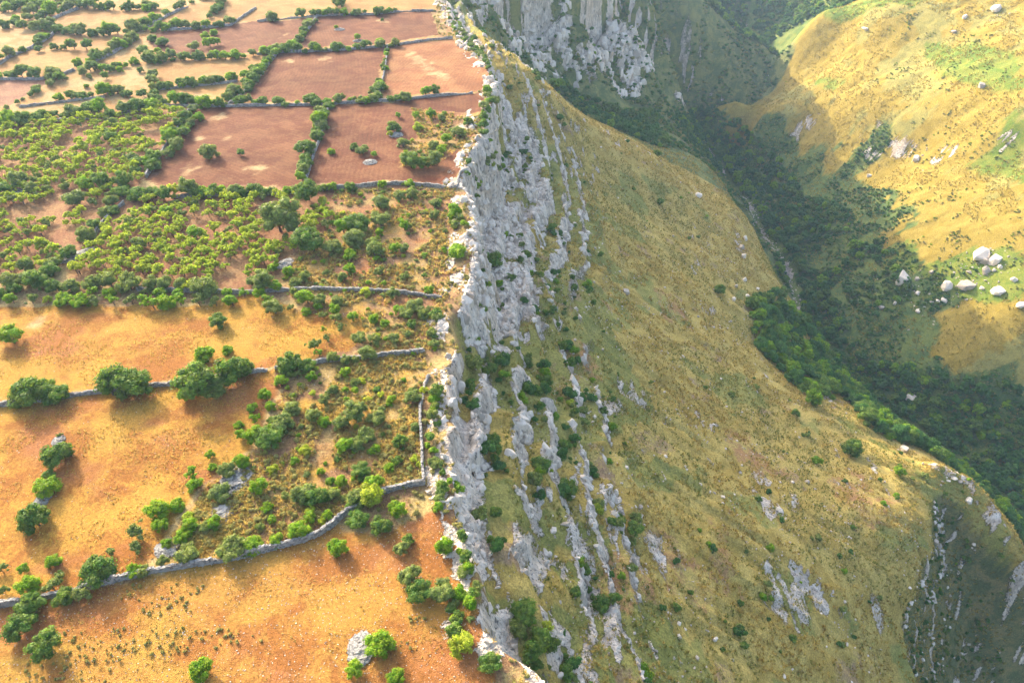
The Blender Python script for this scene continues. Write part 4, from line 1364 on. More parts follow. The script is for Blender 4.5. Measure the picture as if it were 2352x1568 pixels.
# cliff and slope bushes
lab_cl = 'dark green bush rooted in ledges and cracks below the rim'
lab_sl = 'dark bush dotted on the dry grass slope under the cliff'
gen = np.random.default_rng(92)
NC = 2600
cand_y = gen.uniform(40, 600, NC)
cand_s = gen.uniform(1, 52, NC)
nz = noise(cand_s / 7 + 50, cand_y / 12, seed=93)
ok = (nz > 0.08) & (gen.uniform(0, 1, NC) < np.interp(cand_s, [0, 25, 40, 52], [1, 0.9, 0.35, 0.05]) * np.interp(cand_y, [40, 120, 240, 300, 430, 470, 600], [0.8, 1, 0.8, 0.35, 0.4, 0.8, 0.8]))
cy_, cs_ = cand_y[ok], cand_s[ok]
cx_ = edge(cy_) + cs_
cz_ = land(cx_, cy_)
rr_ = 0.6 + 1.9 * gen.uniform(0, 1, len(cx_)) ** 1.6
order = np.argsort(-(rr_ / np.hypot(cy_, CAM_H - cz_)))
print('cliff bushes', len(order))
for i in order[:290]:
    kk = random.choices('dogby', (6, 2, 3, 2, 0.6))[0]
    plant_shrub(cx_[i], cy_[i], rr_[i], kk, '%s bush rooted in ledges and cracks %s' % (HUE[kk], 'of the rock bands beside the lower fields' if cy_[i] < 150 else 'of the high bare wall' if cy_[i] < 300 else 'of the upper cliff and crag'), 'bushes on the cliff', name='cliff_bush', ground=cz_[i], tall=0.95)
rest = order[290:]
if len(rest):
    scatter('cliff_bushes_small', np.stack([cx_, cy_, cz_], 1)[rest], rr_[rest], SHRUBS['d'] + SHRUBS['g'], 'smaller dark bushes covering the ledges under the cliff', 'bushes')
gen = np.random.default_rng(94)
n0 = 520
ux = gen.uniform(1290, 2300, n0); vy = gen.uniform(250, 1568, n0)
hx, hy, ht = on_land(ux, vy)
hz = land(hx, hy)
ss = hx - edge(hy)
okb = (hx < river_x(hy) - 40) & (ss > 30) & (noise(hx / 22, hy / 22, seed=95) > -0.05) & (hy < 420)
idx = np.nonzero(okb)[0][:110]
for i in idx:
    r = gen.uniform(0.5, 1.5) * (1 + 0.5 * (gen.uniform() < 0.12))
    plant_shrub(float(hx[i]), float(hy[i]), r, random.choices('dobg', (5, 2, 2, 3))[0], lab_sl, 'bushes on the grass slope', name='slope_bush', ground=float(hz[i]))

# ------------------------------------------------------------------ forest of the gorge
FOREST = [([(1545, 262), (1650, 250), (1720, 290), (1800, 380), (1850, 450), (1960, 480), (1960, 520), (1850, 560), (1830, 590), (1900, 640), (1920, 700), (1960, 760), (2020, 830),
            (2130, 880), (2250, 880), (2352, 930), (2500, 1000), (2500, 1400), (2352, 1310), (2160, 1095), (1990, 960), (1900, 860), (1850, 740), (1800, 640), (1770, 560), (1690, 430), (1640, 380), (1570, 310)], 200, 720, 1.0),
          ([(1722, 690), (1750, 662), (1790, 660), (1850, 750), (1880, 820), (1945, 905), (1870, 922), (1812, 862), (1752, 805), (1722, 740)], 150, 400, 0.85),
          ([(1480, -40), (1900, -40), (2170, -40), (2010, 38), (1860, 40), (1770, 95), (1790, 140), (1770, 190), (1700, 150), (1640, 100), (1620, 60), (1590, 20)], 735, 1000, 0.9),
          ([(1240, 175), (1300, 195), (1420, 245), (1500, 262), (1540, 330), (1480, 335), (1400, 295), (1300, 225)], 420, 640, 0.65),
          ([(1820, 470), (1960, 520), (2040, 560), (2090, 640), (2060, 720), (1960, 740), (1900, 640)], 250, 620, 0.35),
          ([(2010, 820), (2200, 860), (2352, 880), (2352, 960), (2100, 900)], 200, 620, 0.8),
          ]
gen = np.random.default_rng(96)
gx_, gy_ = np.meshgrid(np.arange(30, 460, 3.6), np.arange(150, 1000, 3.6))
gx_ = gx_.ravel() + gen.normal(0, 1.2, gx_.size); gy_ = gy_.ravel() + gen.normal(0, 1.2, gy_.size)
gz_ = land(gx_, gy_)
fu, fv, fd = proj(gx_, gy_, gz_ + 2)
keep = np.zeros(len(gx_), bool)
dist = np.sqrt(gx_ ** 2 + gy_ ** 2 + (gz_ - CAM_H) ** 2)
uu = gen.uniform(0, 1, len(gx_))
clump = noise(gx_ / 16, gy_ / 16, seed=97)
for (poly, d0, d1, dens) in FOREST:
    m = inside(fu, fv, poly) & (gy_ > d0) & (gy_ < d1) & (uu < np.clip(dens + 0.35 * clump, 0.05, 1))
    keep |= m
keep &= (gx_ - edge(gy_) > 25) & (np.abs(gx_ - river_x(gy_)) > 4.0)
print('forest', keep.sum())
fx, fy, fz, fdist = gx_[keep], gy_[keep], gz_[keep], dist[keep]
fr_ = 1.4 + 3.2 * gen.uniform(0, 1, len(fx)) ** 1.5
od = np.argsort(fdist)
lab_f = 'leafy tree crown in the shaded wood at the nearer end of the gorge'
nvis = 0
solo = []
for i in od:
    if nvis >= 220:
        break
    pu, pv, pd = proj(fx[i], fy[i], fz[i] + 2)
    if not (1600 < pu < 2400 and 640 < pv < 1560):
        continue
    solo.append(i); nvis += 1
for i in solo:
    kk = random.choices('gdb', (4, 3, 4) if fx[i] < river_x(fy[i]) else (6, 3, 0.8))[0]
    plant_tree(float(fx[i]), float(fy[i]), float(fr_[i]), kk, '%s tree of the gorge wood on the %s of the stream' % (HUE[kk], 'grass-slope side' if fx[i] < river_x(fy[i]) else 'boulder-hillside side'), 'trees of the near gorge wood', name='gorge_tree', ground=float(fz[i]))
mask = np.ones(len(fx), bool); mask[solo] = False
fm = np.nonzero(mask)[0]
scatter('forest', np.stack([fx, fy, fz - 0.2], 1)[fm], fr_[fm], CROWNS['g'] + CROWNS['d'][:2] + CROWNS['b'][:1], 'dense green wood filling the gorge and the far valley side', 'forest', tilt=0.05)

# ------------------------------------------------------------------ dry stone walls
def stones_mesh(name, centres, sizes, mat, gen):
    n = len(centres)
    corner = np.array([[a, b, c] for c in (-.5, .5) for b in (-.5, .5) for a in (-.5, .5)])
    quads = np.array([[0, 2, 3, 1], [4, 5, 7, 6], [0, 1, 5, 4], [2, 6, 7, 3], [0, 4, 6, 2], [1, 3, 7, 5]])
    ang = gen.normal(0, 0.2, n)
    yaw = sizes[:, 3] + ang
    loc = corner[None] * sizes[:, None, :3] * (1 + gen.normal(0, 0.13, (n, 8, 3)))
    c, s = np.cos(yaw)[:, None], np.sin(yaw)[:, None]
    X = loc[..., 0] * c - loc[..., 1] * s
    Y = loc[..., 0] * s + loc[..., 1] * c
    V = np.stack([X, Y, loc[..., 2]], -1) + centres[:, None, :]
    F = (quads[None] + 8 * np.arange(n)[:, None, None]).reshape(-1, 4)
    return mesh_from(name, V.reshape(-1, 3), [F], mat, smooth=False)


def wall(pts, h, w, st, label, seed):
    gen = np.random.default_rng(seed)
    P = np.array([on_level(a, b, 0.4) for a, b in pts])
    seg = np.hypot(*np.diff(P, axis=0).T)
    L = np.concatenate([[0], np.cumsum(seg)])
    n = int(L[-1] / (st * 0.92))
    s = (np.arange(n) + 0.5) * L[-1] / n
    C, Z = [], []
    courses = max(2, int(round(h / (st * 0.62))))
    for k in range(courses):
        for side in (-1, 1):
            sj = s + gen.uniform(-0.4, 0.4, n) * st
            x = np.interp(sj, L, P[:, 0]); y = np.interp(sj, L, P[:, 1])
            a = np.arctan2(np.interp(sj + 0.6, L, P[:, 1]) - np.interp(sj - 0.6, L, P[:, 1]), np.interp(sj + 0.6, L, P[:, 0]) - np.interp(sj - 0.6, L, P[:, 0]))
            hh = h * (1 + 0.16 * noise(sj / 5.0, seed, seed=seed) + 0.16 * noise(sj / 1.1, seed + 4, seed=seed)) * (1 - 0.55 * sstep(0.72, 0.9, noise(sj / 6.0, 77 + seed, seed=seed)))
            z = land(x, y) - 0.08 + hh * (k + 0.5) / courses
            ww = 0.66 * w * (1.0 - 0.25 * k / courses)
            C.append(np.stack([x - np.sin(a) * side * ww * 0.25, y + np.cos(a) * side * ww * 0.25, z], 1) + gen.normal(0, 0.03, (n, 3)))
            Z.append(np.stack([st * gen.uniform(0.75, 1.35, n), ww * 0.55 * gen.uniform(0.85, 1.2, n), hh / courses * gen.uniform(0.9, 1.25, n), a], 1))
    me = stones_mesh('stone_wall', np.concatenate(C), np.concatenate(Z), MAT_WALL, gen)
    o = add_obj('stone_wall', me)
    tag(o, label, 'stone wall', kind='thing')
    return o


WALLS = [
    ([(973, 1106), (913, 1116), (880, 1127), (840, 1150), (808, 1169), (790, 1178), (763, 1203), (728, 1226), (693, 1241), (638, 1254), (588, 1268), (525, 1284), (437, 1298), (350, 1311), (237, 1338), (160, 1358), (50, 1378), (-20, 1390)],
     1.35, 0.85, 0.42, 'long curving dry stone wall across the lower fields to the rim'),
    ([(-10, 930), (87, 919), (207, 902), (347, 885), (392, 881), (480, 868), (582, 852), (613, 849)], 1.2, 0.8, 0.42, 'dry stone wall between the two orange fields, ending at a gap'),
    ([(633, 847), (670, 840), (723, 831), (748, 827), (788, 822), (865, 814), (938, 808), (973, 805)], 1.15, 0.8, 0.42, 'dry stone wall from the gap through scrub to the cliff rocks'),
    ([(985, 862), (976, 880), (973, 896), (965, 934), (965, 971), (969, 1021), (970, 1071), (974, 1108)], 1.1, 0.75, 0.42, 'thin dry stone wall running along the cliff rim'),
    ([(315, 665), (437, 667), (557, 671), (688, 664), (778, 664), (883, 667), (960, 674), (1013, 682)], 1.1, 0.8, 0.5, 'dry stone wall under the old olive row reaching the rim'),
    ([(768, 432), (788, 431), (870, 424), (925, 421), (980, 425), (1048, 433)], 1.3, 0.8, 0.5, 'straight pale wall between ploughed field and scrub at the cliff'),
    ([(1050, 434), (1053, 415), (1060, 395)], 1.2, 0.7, 0.5, 'short wall stub turning along the cliff edge'),
    ([(395, 452), (455, 448), (530, 446), (600, 446), (700, 440), (768, 432)], 1.1, 0.8, 0.55, 'half-hidden wall under the hedgerow above the orchard'),
    ([(437, 252), (425, 268), (405, 302), (385, 330), (360, 368), (345, 388), (335, 405)], 1.2, 0.9, 0.6, 'pale slanting wall between orchard and large ploughed field'),
    ([(285, 465), (262, 480), (240, 505), (212, 545)], 1.1, 0.9, 0.6, 'tumbled wall dividing the two orchard blocks'),
    ([(365, 240), (440, 243), (515, 243), (600, 241), (700, 240), (790, 236), (905, 230), (998, 220), (1085, 213)], 1.1, 0.8, 0.7, 'wall under the hedgerow along the top of the largest ploughed fields'),
    ([(755, 240), (745, 280), (738, 310), (722, 350), (712, 385), (700, 420)], 1.0, 0.8, 0.7, 'wall in the thick hedge dividing the two largest ploughed fields'),
    ([(890, 105), (886, 150), (878, 185), (868, 222)], 1.1, 0.8, 0.7, 'thin pale wall between the two cliff-side ploughed fields'),
    ([(590, 124), (637, 120), (708, 119), (800, 113), (890, 106), (943, 98), (988, 90), (1038, 88)], 1.1, 0.8, 0.8, 'wall across the middle ploughed fields to the upper rim'),
    ([(640, 118), (615, 148), (590, 182), (570, 200), (545, 226), (525, 240)], 1.1, 0.8, 0.8, 'slanting wall beside the middle ploughed field'),
    ([(640, 116), (690, 92), (712, 62), (728, 38)], 1.1, 0.8, 0.8, 'wall between the two topmost ploughed fields'),
    ([(590, 48), (655, 42), (728, 37), (850, 33), (930, 25), (998, 24)], 1.1, 0.8, 0.9, 'topmost wall along the ploughed fields to the rim'),
    ([(370, 70), (457, 64), (530, 57), (558, 38), (588, 18)], 1.2, 0.9, 0.9, 'wall bending uphill beside the far stubble'),
    ([(0, 146), (22, 130), (75, 108), (118, 82), (125, 72)], 1.2, 0.9, 0.9, 'grey wall along the edge of the far stubble field'),
    ([(95, 60), (125, 42), (152, 30), (180, 20)], 1.3, 0.9, 0.9, 'pale wall beside the dense far grove'),
    ([(200, 148), (228, 136), (255, 124), (285, 106), (318, 86)], 1.2, 0.9, 0.9, 'slanting wall below the far stubble fields'),
    ([(335, 62), (370, 46), (392, 34), (432, 16)], 1.2, 0.9, 0.9, 'wall climbing away between far stubble fields'),
    ([(362, 204), (412, 199), (462, 194), (545, 185)], 1.0, 0.8, 0.9, 'wall between the two small golden fields'),
    ([(45, 245), (80, 240), (160, 231), (240, 222)], 0.9, 0.8, 0.9, 'low wall under the broken hedgerow of the golden fields'),
    ([(100, 276), (150, 276), (250, 266), (330, 250)], 1.1, 0.9, 0.9, 'wall below the thick hedgerow above the orchard'),
    ([(0, 182), (90, 182), (135, 172), (170, 160)], 1.1, 0.9, 0.9, 'wall behind the brown field below the hedgerow'),
]
for i, (pts, h, w, st, lab) in enumerate(WALLS):
    wall(pts, h, w, st, lab, 700 + i)

# ------------------------------------------------------------------ heaps of cleared field stones
def heap(u, v, rx, ry, h, n, label, seed, ang=0.0):
    gen = np.random.default_rng(seed)
    x0, y0 = on_level(u, v, 0.2)
    q = np.sqrt(gen.uniform(0, 1, n)); a = gen.uniform(0, 6.283, n)
    lx, ly = q * np.cos(a) * rx, q * np.sin(a) * ry
    x = x0 + lx * math.cos(ang) - ly * math.sin(ang); y = y0 + lx * math.sin(ang) + ly * math.cos(ang)
    wob = 0.75 + 0.5 * noise(x / 1.1, y / 1.1, seed=seed)
    z = land(x, y) + h * (1 - q ** 2) * wob * gen.uniform(0.55, 1.0, n)
    s = gen.uniform(0.22, 0.5, n)
    C = np.stack([x, y, z], 1)
    Z = np.stack([s * gen.uniform(0.8, 1.4, n), s, s * 0.8, gen.uniform(0, 3.14, n)], 1)
    o = add_obj('stone_heap', stones_mesh('stone_heap', C, Z, MAT_WALL, gen))
    tag(o, label, 'stone heap')


heap(828, 1488, 1.9, 2.6, 0.8, 420, 'white stone heap beside the largest vivid green tree', 1)
heap(542, 1101, 2.8, 3.2, 1.0, 620, 'big grey stone heap between olives on the scrub border', 2)
heap(505, 1180, 2.2, 2.2, 0.8, 360, 'grey stone heap below the silvery olive', 3)
heap(385, 1258, 2.0, 1.8, 0.6, 260, 'loose stone heap by the long wall under small bright trees', 4)
heap(135, 1012, 1.0, 1.3, 0.7, 140, 'small stone heap behind the solitary dark tree', 5)
heap(97, 1146, 1.2, 1.9, 0.8, 180, 'narrow stone heap below the bright tree in the orange field', 6)
heap(180, 585, 2.0, 5.0, 0.9, 520, 'long grey rubble heap inside the orchard', 7, -0.75)
heap(27, 445, 2.2, 4.0, 0.9, 320, 'grey rubble strip at the picture edge in the orchard', 8, -0.7)
heap(655, 605, 1.8, 2.6, 0.7, 240, 'stone heap at the orchard corner below the large dark tree', 9, -0.5)
heap(910, 310, 2.4, 2.2, 0.7, 220, 'stone heap under the blue-green tree in the ploughed field', 10)
heap(850, 372, 2.2, 2.0, 0.6, 200, 'stone heap beside the small bright tree in the ploughed field', 11)
heap(780, 68, 2.6, 2.0, 0.8, 120, 'small stone heap in the topmost ploughed field', 12)
heap(822, 94, 2.4, 1.8, 0.8, 110, 'stone heap at the foot of the bright bush among ploughed furrows', 13)

# ------------------------------------------------------------------ boulders
BOULDERS = [  # u, v, half-width, half-height, label
    (2254, 579, 19, 14, 'largest pale boulder of the group on the sunlit far hillside'),
    (2262, 594, 12, 8, 'boulder wedged between the two biggest on the far hillside'),
    (2283, 594, 11, 13, 'rounded flat-topped boulder next to the largest on the far hillside'),
    (2296, 611, 5, 6, 'small block leaning on the rounded boulder of the far hillside'),
    (2261, 619, 8, 11, 'upright boulder in the green below the biggest boulders'),
    (2070, 635, 15, 22, 'tall pointed grey boulder standing in the hillside shadow'),
    (2174, 652, 12, 13, 'leaning white boulder at the edge of the hillside shadow'),
    (2219, 653, 16, 9, 'flat block-like boulder on the sunlit green hillside'),
    (2291, 666, 13, 9, 'domed boulder at the bottom of the boulder field'),
    (2109, 672, 6, 4, 'small white boulder below the tall pointed one'),
    (2139, 623, 5, 5, 'small white boulder on the shadow line of the hillside'),
    (2108, 712, 6, 5, 'lone brownish boulder in shade low on the hillside'),
    (2055, 694, 4, 6, 'thin upright stone in shade on the hillside'),
    (2024, 704, 7, 4, 'pale slab in shade on the hillside'),
    (2169, 688, 8, 4, 'low white slab at the end of a line of stones'),
    (2154, 690, 5, 4, 'middle stone of the short line on the hillside'),
    (2139, 694, 5, 4, 'first stone of the short line at the shadow edge'),
    (2255, 660, 5, 4, 'small stone between the flat block and the domed boulder'),
    (2328, 640, 6, 6, 'brown-grey boulder near the picture edge in green brush'),
    (2106, 639, 5, 4, 'small boulder beside the tall pointed one'),
    (2344, 699, 9, 7, 'white boulder at the picture edge on the hillside'),
    (2281, 619, 5, 5, 'small boulder in the shadow behind the upright one'),
    (2226, 624, 6, 3, 'low row-like stone in the green hillside brush'),
    (2286, 18, 10, 8, 'whitest boulder high on the golden hillside corner'),
    (2216, 38, 5, 5, 'white boulder high on the golden hillside'),
    (2254, 195, 7, 6, 'white boulder in the middle of the golden hillside'),
    (1986, 66, 8, 4, 'pale rock on the crest of the golden hill'),
    (2106, 362, 9, 7, 'broken white rocks at the shadow corner of the hillside'),
    (2191, 72, 6, 3, 'flat pale rock on the upper golden hillside'),
    (1996, 402, 6, 4, 'pale slab in the shaded brush of the hillside'),
    (1603, 446, 9, 7, 'white rock outcrop high on the near grass slope'),
    (1438, 667, 9, 7, 'grey boulder pair-like block in the middle of the grass slope'),
    (1320, 512, 5, 5, 'white boulder at the foot of the high bare wall'),
    (1712, 545, 6, 8, 'upper white outcrop boulder near the slope shoulder'),
    (1702, 565, 7, 8, 'lower white outcrop boulder near the slope shoulder'),
    (1708, 585, 6, 9, 'lowest block of the outcrop near the slope shoulder'),
    (1710, 640, 5, 8, 'upright white stone low on the slope by dark brush'),
    (1690, 655, 4, 7, 'narrow white stone low on the slope by dark brush'),
    (1685, 685, 5, 6, 'white stone below the dark round slope tree'),
    (2190, 1096, 7, 3, 'sunlit white outcrop rock on the slope shoulder'),
    (2205, 1104, 5, 3, 'second sunlit rock of the shoulder outcrop'),
    (2178, 1102, 5, 2, 'low sunlit slab of the shoulder outcrop'),
    (2225, 1145, 8, 7, 'grey rock on the drop beyond the sunlit shoulder'),
    (2075, 1028, 10, 9, 'big pale boulder beside the stream in the gorge'),
    (2160, 1028, 9, 7, 'boulder in the dark gorge below the shoulder'),
    (2140, 1022, 9, 8, 'boulder in the stream bed of the gorge'),
    (1895, 830, 5, 4, 'white boulder among trees by the upper stream'),
    (2094, 911, 14, 8, 'pale cliff-like boulder in the shaded far bank'),
    (1365, 955, 5, 5, 'square white block under the rocky slope'),
]
for i, (u, v, hw, hh, lab) in enumerate(BOULDERS):
    hx, hy, tt = on_land(u, v + hh * 0.6)
    x, y, t0 = float(hx[0]), float(hy[0]), float(tt[0])
    k = t0 * 0.95 / F_PX
    z = float(land(np.array([x]), np.array([y]))[0])
    o = add_obj('boulder', ROCKS[i % 6], loc=(x, y, z + hh * k * 0.25), rz=random.uniform(0, 6.28), scale=(hw * k * 1.05, hw * k * 0.95, hh * k * 1.3))
    tag(o, lab, 'boulder')

gen = np.random.default_rng(98)
us = gen.uniform(1260, 2340, 800); vs_ = gen.uniform(230, 1568, 800)
hx, hy, ht = on_land(us, vs_)
hz = land(hx, hy)
okr = (hx < river_x(hy) - 30) & (hx - edge(hy) > 12) & (noise(hx / 15, hy / 15, seed=99) > 0.05) & (hy < 420)
idx = np.nonzero(okr)[0][:210]
for i in idx:
    r = gen.uniform(0.25, 0.75) * (1.8 if gen.uniform() < 0.1 else 1)
    o = add_obj('slope_rock', ROCKS[int(gen.integers(0, 6))], loc=(float(hx[i]), float(hy[i]), float(hz[i]) + 0.2 * r), rz=gen.uniform(0, 6.28),
                scale=(r, r * gen.uniform(0.6, 1.1), r * gen.uniform(0.6, 1.2)))
    tag(o, 'pale limestone rock lying on the dry grass slope under the cliff', 'rock', 'rocks strewn on the grass slope')

# ------------------------------------------------------------------ grass, herbs and small stones
TUFT_DRY = [tuft_mesh(i, MAT_STRAW) for i in range(5)] + [tuft_mesh(9, MAT_STRAW_GREEN)]
TUFT_GREEN = [tuft_mesh(20 + i, MAT_STRAW_GREEN) for i in range(3)] + [tuft_mesh(29, MAT_STRAW)]
TUFT_GOLD = [tuft_mesh(30 + i, MAT_GOLD) for i in range(4)] + [tuft_mesh(39, MAT_STRAW)]
TUFT_HILL = [tuft_mesh(50 + i, MAT_HILL) for i in range(4)] + [tuft_mesh(59, MAT_STRAW_GREEN)]
HERB = [crown_mesh('herb', MAT_HERB, 0.35, seed=900 + i, lobes=7, per_lobe=28, leaf=0.16, flat=0.7, low=-0.1, spread=0.5, lobe_r=(0.3, 0.5)) for i in range(4)]
gen = np.random.default_rng(101)


def on_slope(n, s0, s1, y0, y1):
    y = gen.uniform(y0, y1, n); x = edge(y) + gen.uniform(s0, s1, n)
    return x, y


x, y = on_slope(90000, 10, 215, 45, 430)
nn = noise(x / 3.2, y / 3.2, seed=102) + 0.6 * noise(x / 14, y / 14, seed=103)
m = (nn > -0.35) & (x < river_x(y) - 25)
x, y = x[m], y[m]
z, rk, s_ = land(x, y, True)
m = (rk < 0.4)
x, y, z, s_ = x[m], y[m], z[m], s_[m]
gsel = (noise(x / 26, y / 26, seed=104) + 0.5 * sstep(60, 15, s_) > 0.25)
sz = gen.uniform(0.45, 1.05, len(x))
scatter('slope_grass', np.stack([x, y, z], 1)[~gsel], sz[~gsel], TUFT_DRY, 'dry straw-coloured grass tufts covering the slope under the cliff', 'grass', tilt=0.3)
scatter('slope_green_grass', np.stack([x, y, z], 1)[gsel], sz[gsel], TUFT_GREEN, 'greenish grass and low herbs on the upper slope and ledges', 'grass', tilt=0.3)

x = gen.uniform(200, 470, 60000); y = gen.uniform(250, 760, 60000)
m = (x > river_x(y) + 14) & (noise(x / 5, y / 5, seed=105) > -0.35)
x, y = x[m], y[m]
z = land(x, y)
g2 = noise(x / 30, y / 30, seed=106) > 0.25
scatter('hillside_grass', np.stack([x, y, z], 1)[~g2], gen.uniform(0.7, 1.5, (~g2).sum()), TUFT_HILL, 'golden grass tufts covering the sunlit far hillside', 'grass', tilt=0.2)
nx = np.nonzero(g2 & (noise(x / 7, y / 7, seed=110) > 0.1))[0][::2]
scatter('hillside_brush', np.stack([x, y, z], 1)[nx], gen.uniform(0.35, 0.95, len(nx)), SHRUBS['b'][:2] + SHRUBS['o'][:2] + HERB, 'low green brush in patches on the far hillside', 'brush', tilt=0.1)

P = [sample_poly(world_poly(FIELDS[i][5]), n, gen) for i, n in ((19, 5200), (20, 6000), (21, 1500), (22, 900))]
P = np.concatenate(P)
m = (noise(P[:, 0] / 4, P[:, 1] / 4, seed=107) > -0.25) & (P[:, 0] < edge(P[:, 1]) - 0.5)
P = P[m]
zz = land(P[:, 0], P[:, 1])
P = np.column_stack([P, zz])
h = gen.uniform(0, 1, len(P)) < 0.2
scatter('scrub_grass', P[~h], gen.uniform(0.45, 1.0, (~h).sum()), TUFT_GOLD + TUFT_DRY, 'tall dry grass tufts of the scrubland on the plateau', 'grass', tilt=0.25)
scatter('scrub_herbs', P[h], gen.uniform(0.3, 0.75, h.sum()), HERB, 'low grey-green herbs of the scrubland on the plateau', 'undergrowth')

P = np.concatenate([sample_poly(world_poly(FIELDS[i][5]), n, gen) for i, n in ((14, 9000), (15, 9000), (16, 3500))])
u, v, d = proj(P[:, 0], P[:, 1], 0.0)
m = (noise(P[:, 0] / 6, P[:, 1] / 4.5, seed=116) + 0.5 * noise(P[:, 0] / 1.7, P[:, 1] / 1.7, seed=117) > 0.12) & (u > -300) & (v < 1650)
P = np.column_stack([P[m], land(P[m][:, 0], P[m][:, 1])])
scatter('field_straw', P, gen.uniform(0.16, 0.42, len(P)), TUFT_GOLD, 'low golden straw growing in patches on the orange fields', 'grass', tilt=0.3)

yr = gen.uniform(42, 430, 5200); xr = edge(yr) - gen.uniform(0.5, 15, 5200)
ur, vr, dr = proj(xr, yr, 0.0)
cult = np.zeros(len(xr), bool)
for f in FIELDS:
    if f[0] in ('ploughed_field', 'dry_field', 'stubble_field'):
        cult |= inside(ur, vr, f[5])
m = ~cult & (noise(xr / 3, yr / 3, seed=111) > -0.2)
pr = np.stack([xr, yr, land(xr, yr)], 1)[m]
scatter('rim_herbs', pr, gen.uniform(0.3, 0.8, len(pr)), HERB + TUFT_GOLD + TUFT_DRY + TUFT_GREEN, 'herbs and dry grass growing along the cliff rim', 'undergrowth')

# bottom field: dwarf shrubs in drifts, and stones everywhere
q = sample_poly(np.array([(-75, 40), (-75, 62), (-2, 66), (-2, 40)]), 1500, gen)
u, v, d = proj(q[:, 0], q[:, 1], 0.0)
drift = inside(u, v, [(120, 1445), (260, 1440), (520, 1440), (620, 1470), (500, 1500), (300, 1510), (250, 1568), (30, 1568), (60, 1500)]) | inside(u, v, [(270, 1340), (480, 1330), (480, 1410), (270, 1420)]) | inside(u, v, [(900, 1400), (990, 1410), (960, 1500), (890, 1500)])
m = drift & (noise(q[:, 0] / 3, q[:, 1] / 3, seed=108) > -0.15)
q = np.column_stack([q[m], land(q[m][:, 0], q[m][:, 1])])
scatter('dwarf_shrubs', q, gen.uniform(0.12, 0.4, len(q)), HERB, 'drifts of dwarf grey-green shrubs in the bottom field', 'undergrowth')
sp = [sample_poly(world_poly(FIELDS[i][5]), n, gen) for i, n in ((16, 4200), (15, 700), (14, 300), (19, 900), (20, 900))]
sp = np.concatenate(sp)
u, v, d = proj(sp[:, 0], sp[:, 1], 0.0)
m = (u > -80) & (v < 1640) & (sp[:, 0] < edge(sp[:, 1]))
sp = np.column_stack([sp[m], land(sp[m][:, 0], sp[m][:, 1])])
scatter('field_stones', sp, 0.05 + 0.10 * gen.uniform(0, 1, len(sp)) ** 2, PEBBLES, 'small pale stones strewn over the dry fields', 'stones', tilt=0.4)
x, y = on_slope(16000, 4, 170, 42, 340)
z, rk, s_ = land(x, y, True)
m = (noise(x / 11, y / 11, seed=109) + 0.4 * sstep(90, 20, s_) > 0.1) & (x < river_x(y) - 40)
scatter('slope_stones', np.stack([x, y, z], 1)[m], 0.10 + 0.38 * gen.uniform(0, 1, m.sum()) ** 3, PEBBLES, 'small white stones scattered over the slope under the cliff', 'stones', tilt=0.4)
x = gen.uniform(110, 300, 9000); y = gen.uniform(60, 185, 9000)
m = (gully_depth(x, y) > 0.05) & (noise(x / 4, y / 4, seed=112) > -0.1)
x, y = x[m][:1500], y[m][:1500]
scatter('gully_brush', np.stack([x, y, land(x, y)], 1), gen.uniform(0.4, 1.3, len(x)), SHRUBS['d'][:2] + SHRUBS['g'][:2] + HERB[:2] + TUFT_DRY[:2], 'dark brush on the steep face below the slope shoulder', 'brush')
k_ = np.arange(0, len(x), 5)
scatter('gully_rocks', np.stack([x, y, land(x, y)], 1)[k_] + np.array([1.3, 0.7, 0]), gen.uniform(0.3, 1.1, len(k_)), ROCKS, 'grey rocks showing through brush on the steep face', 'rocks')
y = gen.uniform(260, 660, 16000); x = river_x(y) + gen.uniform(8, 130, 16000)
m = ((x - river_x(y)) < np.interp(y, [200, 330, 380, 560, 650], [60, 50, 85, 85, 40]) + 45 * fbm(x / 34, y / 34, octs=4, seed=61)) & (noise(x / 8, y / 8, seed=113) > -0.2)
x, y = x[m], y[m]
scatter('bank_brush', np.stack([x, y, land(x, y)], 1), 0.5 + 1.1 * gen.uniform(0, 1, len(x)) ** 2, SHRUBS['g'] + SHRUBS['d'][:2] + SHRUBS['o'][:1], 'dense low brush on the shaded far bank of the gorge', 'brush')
y = gen.uniform(425, 770, 20000); x = gen.uniform(-25, 290, 20000)
z, rk, s_ = land(x, y, True)
m = (s_ > 2) & (x < river_x(y) - 2) & (noise(x / 9, y / 9, seed=114) + 0.4 * noise(x / 30, y / 30, seed=115) > -0.12) & ((rk < 0.7) | (gen.uniform(0, 1, len(x)) < 0.3))
x, y, z = x[m], y[m], z[m]
scatter('crag_brush', np.stack([x, y, z], 1), 0.6 + 1.8 * gen.uniform(0, 1, len(x)) ** 2, SHRUBS['g'] + SHRUBS['d'][:2] + SHRUBS['o'][:1] + HERB[:2], 'dark brush over the shaded crags at the head of the gorge', 'brush')
bx, by, bt = on_land([2254, 2283, 2261, 2219, 2174, 2070, 2150, 2230, 2106, 2290], [590, 605, 625, 660, 660, 650, 690, 625, 365, 30])
k_ = gen.integers(0, len(bx), 420)
xx = bx[k_] + gen.normal(0, 7, 420); yy = by[k_] + gen.normal(0, 8, 420)
scatter('boulder_rubble', np.stack([xx, yy, land(xx, yy)], 1), 0.2 + 0.9 * gen.uniform(0, 1, 420) ** 3, PEBBLES, 'small white rubble lying round the hillside boulders', 'stones', tilt=0.4)
yb = gen.uniform(230, 560, 500); xb = river_x(yb) + gen.normal(0, 2.5, 500)
scatter('stream_stones', np.stack([xb, yb, land(xb, yb)], 1), gen.uniform(0.3, 1.3, 500), PEBBLES, 'pale stones lining the stream bed in the gorge', 'stones', tilt=0.4)

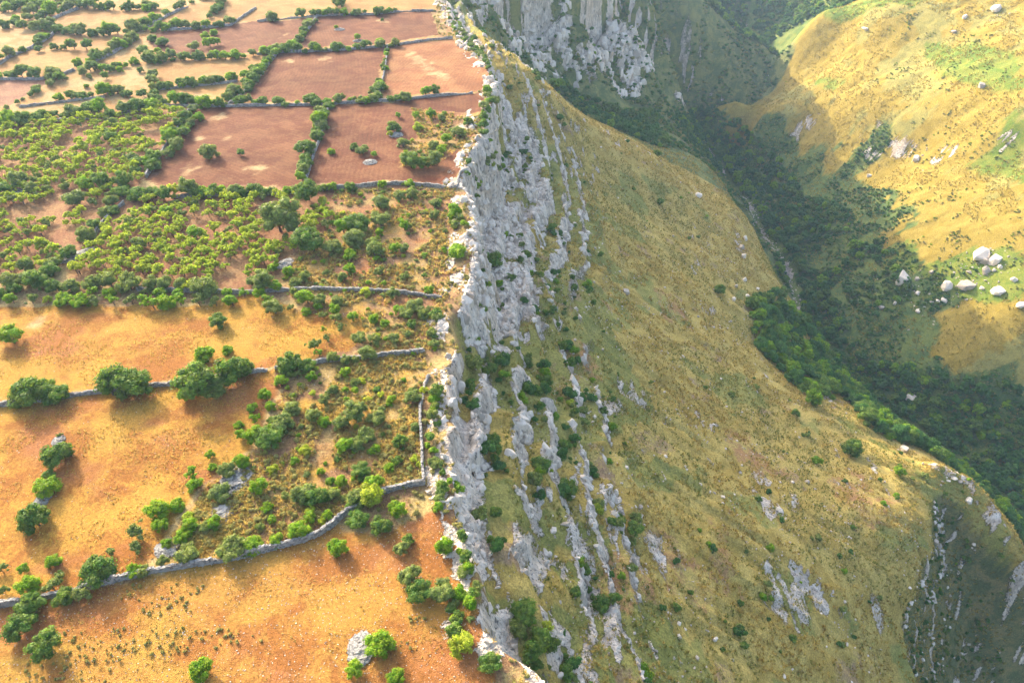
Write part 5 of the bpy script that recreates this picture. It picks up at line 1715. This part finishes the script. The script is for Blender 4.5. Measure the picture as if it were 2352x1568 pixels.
# angular blocks and fins of the cliffs and outcrops
FINS = [rock_mesh('block', 80 + i, MAT_ROCK, 2, (0.8, 1.0, 1.3)) for i in range(6)]


def blocks(name, n, s0, s1, y0, y1, r0, r1, label, thr, seed):
    g = np.random.default_rng(seed)
    y = g.uniform(y0, y1, n); x = edge(y) + g.uniform(s0, s1, n)
    z, rk, s_ = land(x, y, True)
    rim = (s_ < 0) * sstep(-9, -2, s_) * sstep(-0.1, 0.15, fbm(x / 3.5, y / 6, octs=4, seed=64, gain=0.65) + 0.05)
    m = (np.maximum(rk, rim) > thr) & (noise(x / 2.5, y / 3.5, seed=seed) > -0.3)
    x, y, z = x[m], y[m], z[m]
    r = (r0 + (r1 - r0) * g.uniform(0, 1, len(x)) ** 2.2) * np.interp(y, [40, 120], [0.55, 1.0])
    scatter(name, np.stack([x, y, z - 0.35 * r], 1), r, FINS, label, 'rocks', tilt=0.25)


blocks('cliff_blocks', 24000, -8, 60, 40, 430, 0.35, 1.7, 'angular pale limestone blocks and fins studding the cliff and its ledges', 0.45, 201)
blocks('bluff_blocks', 4200, -2, 75, 430, 640, 0.9, 4.2, 'large pale limestone blocks of the far crag above the gorge', 0.4, 202)

# ------------------------------------------------------------------ the air between
def haze():
    m, nt = new_mat('haze_air')
    t = NT(nt)
    pv = t.node('ShaderNodeVolumePrincipled')
    pv.inputs['Color'].default_value = (0.50, 0.70, 1.0, 1)
    pv.inputs['Density'].default_value = 0.00013
    pv.inputs['Anisotropy'].default_value = 0.2
    o = t.node('ShaderNodeOutputMaterial')
    t.link(pv.outputs[0], o.inputs['Volume'])
    x0, x1, y0, y1, z0, z1 = -520, 760, -40, 1060, -275, 112
    V = [(a, b, c) for c in (z0, z1) for b in (y0, y1) for a in (x0, x1)]
    F = [[0, 2, 3, 1], [4, 5, 7, 6], [0, 1, 5, 4], [2, 6, 7, 3], [0, 4, 6, 2], [1, 3, 7, 5]]
    o = add_obj('haze', mesh_from('haze', V, [np.array(F)], m, smooth=False))
    tag(o, 'thin bluish haze in the air over plateau and canyon', 'haze', kind='stuff')


haze()
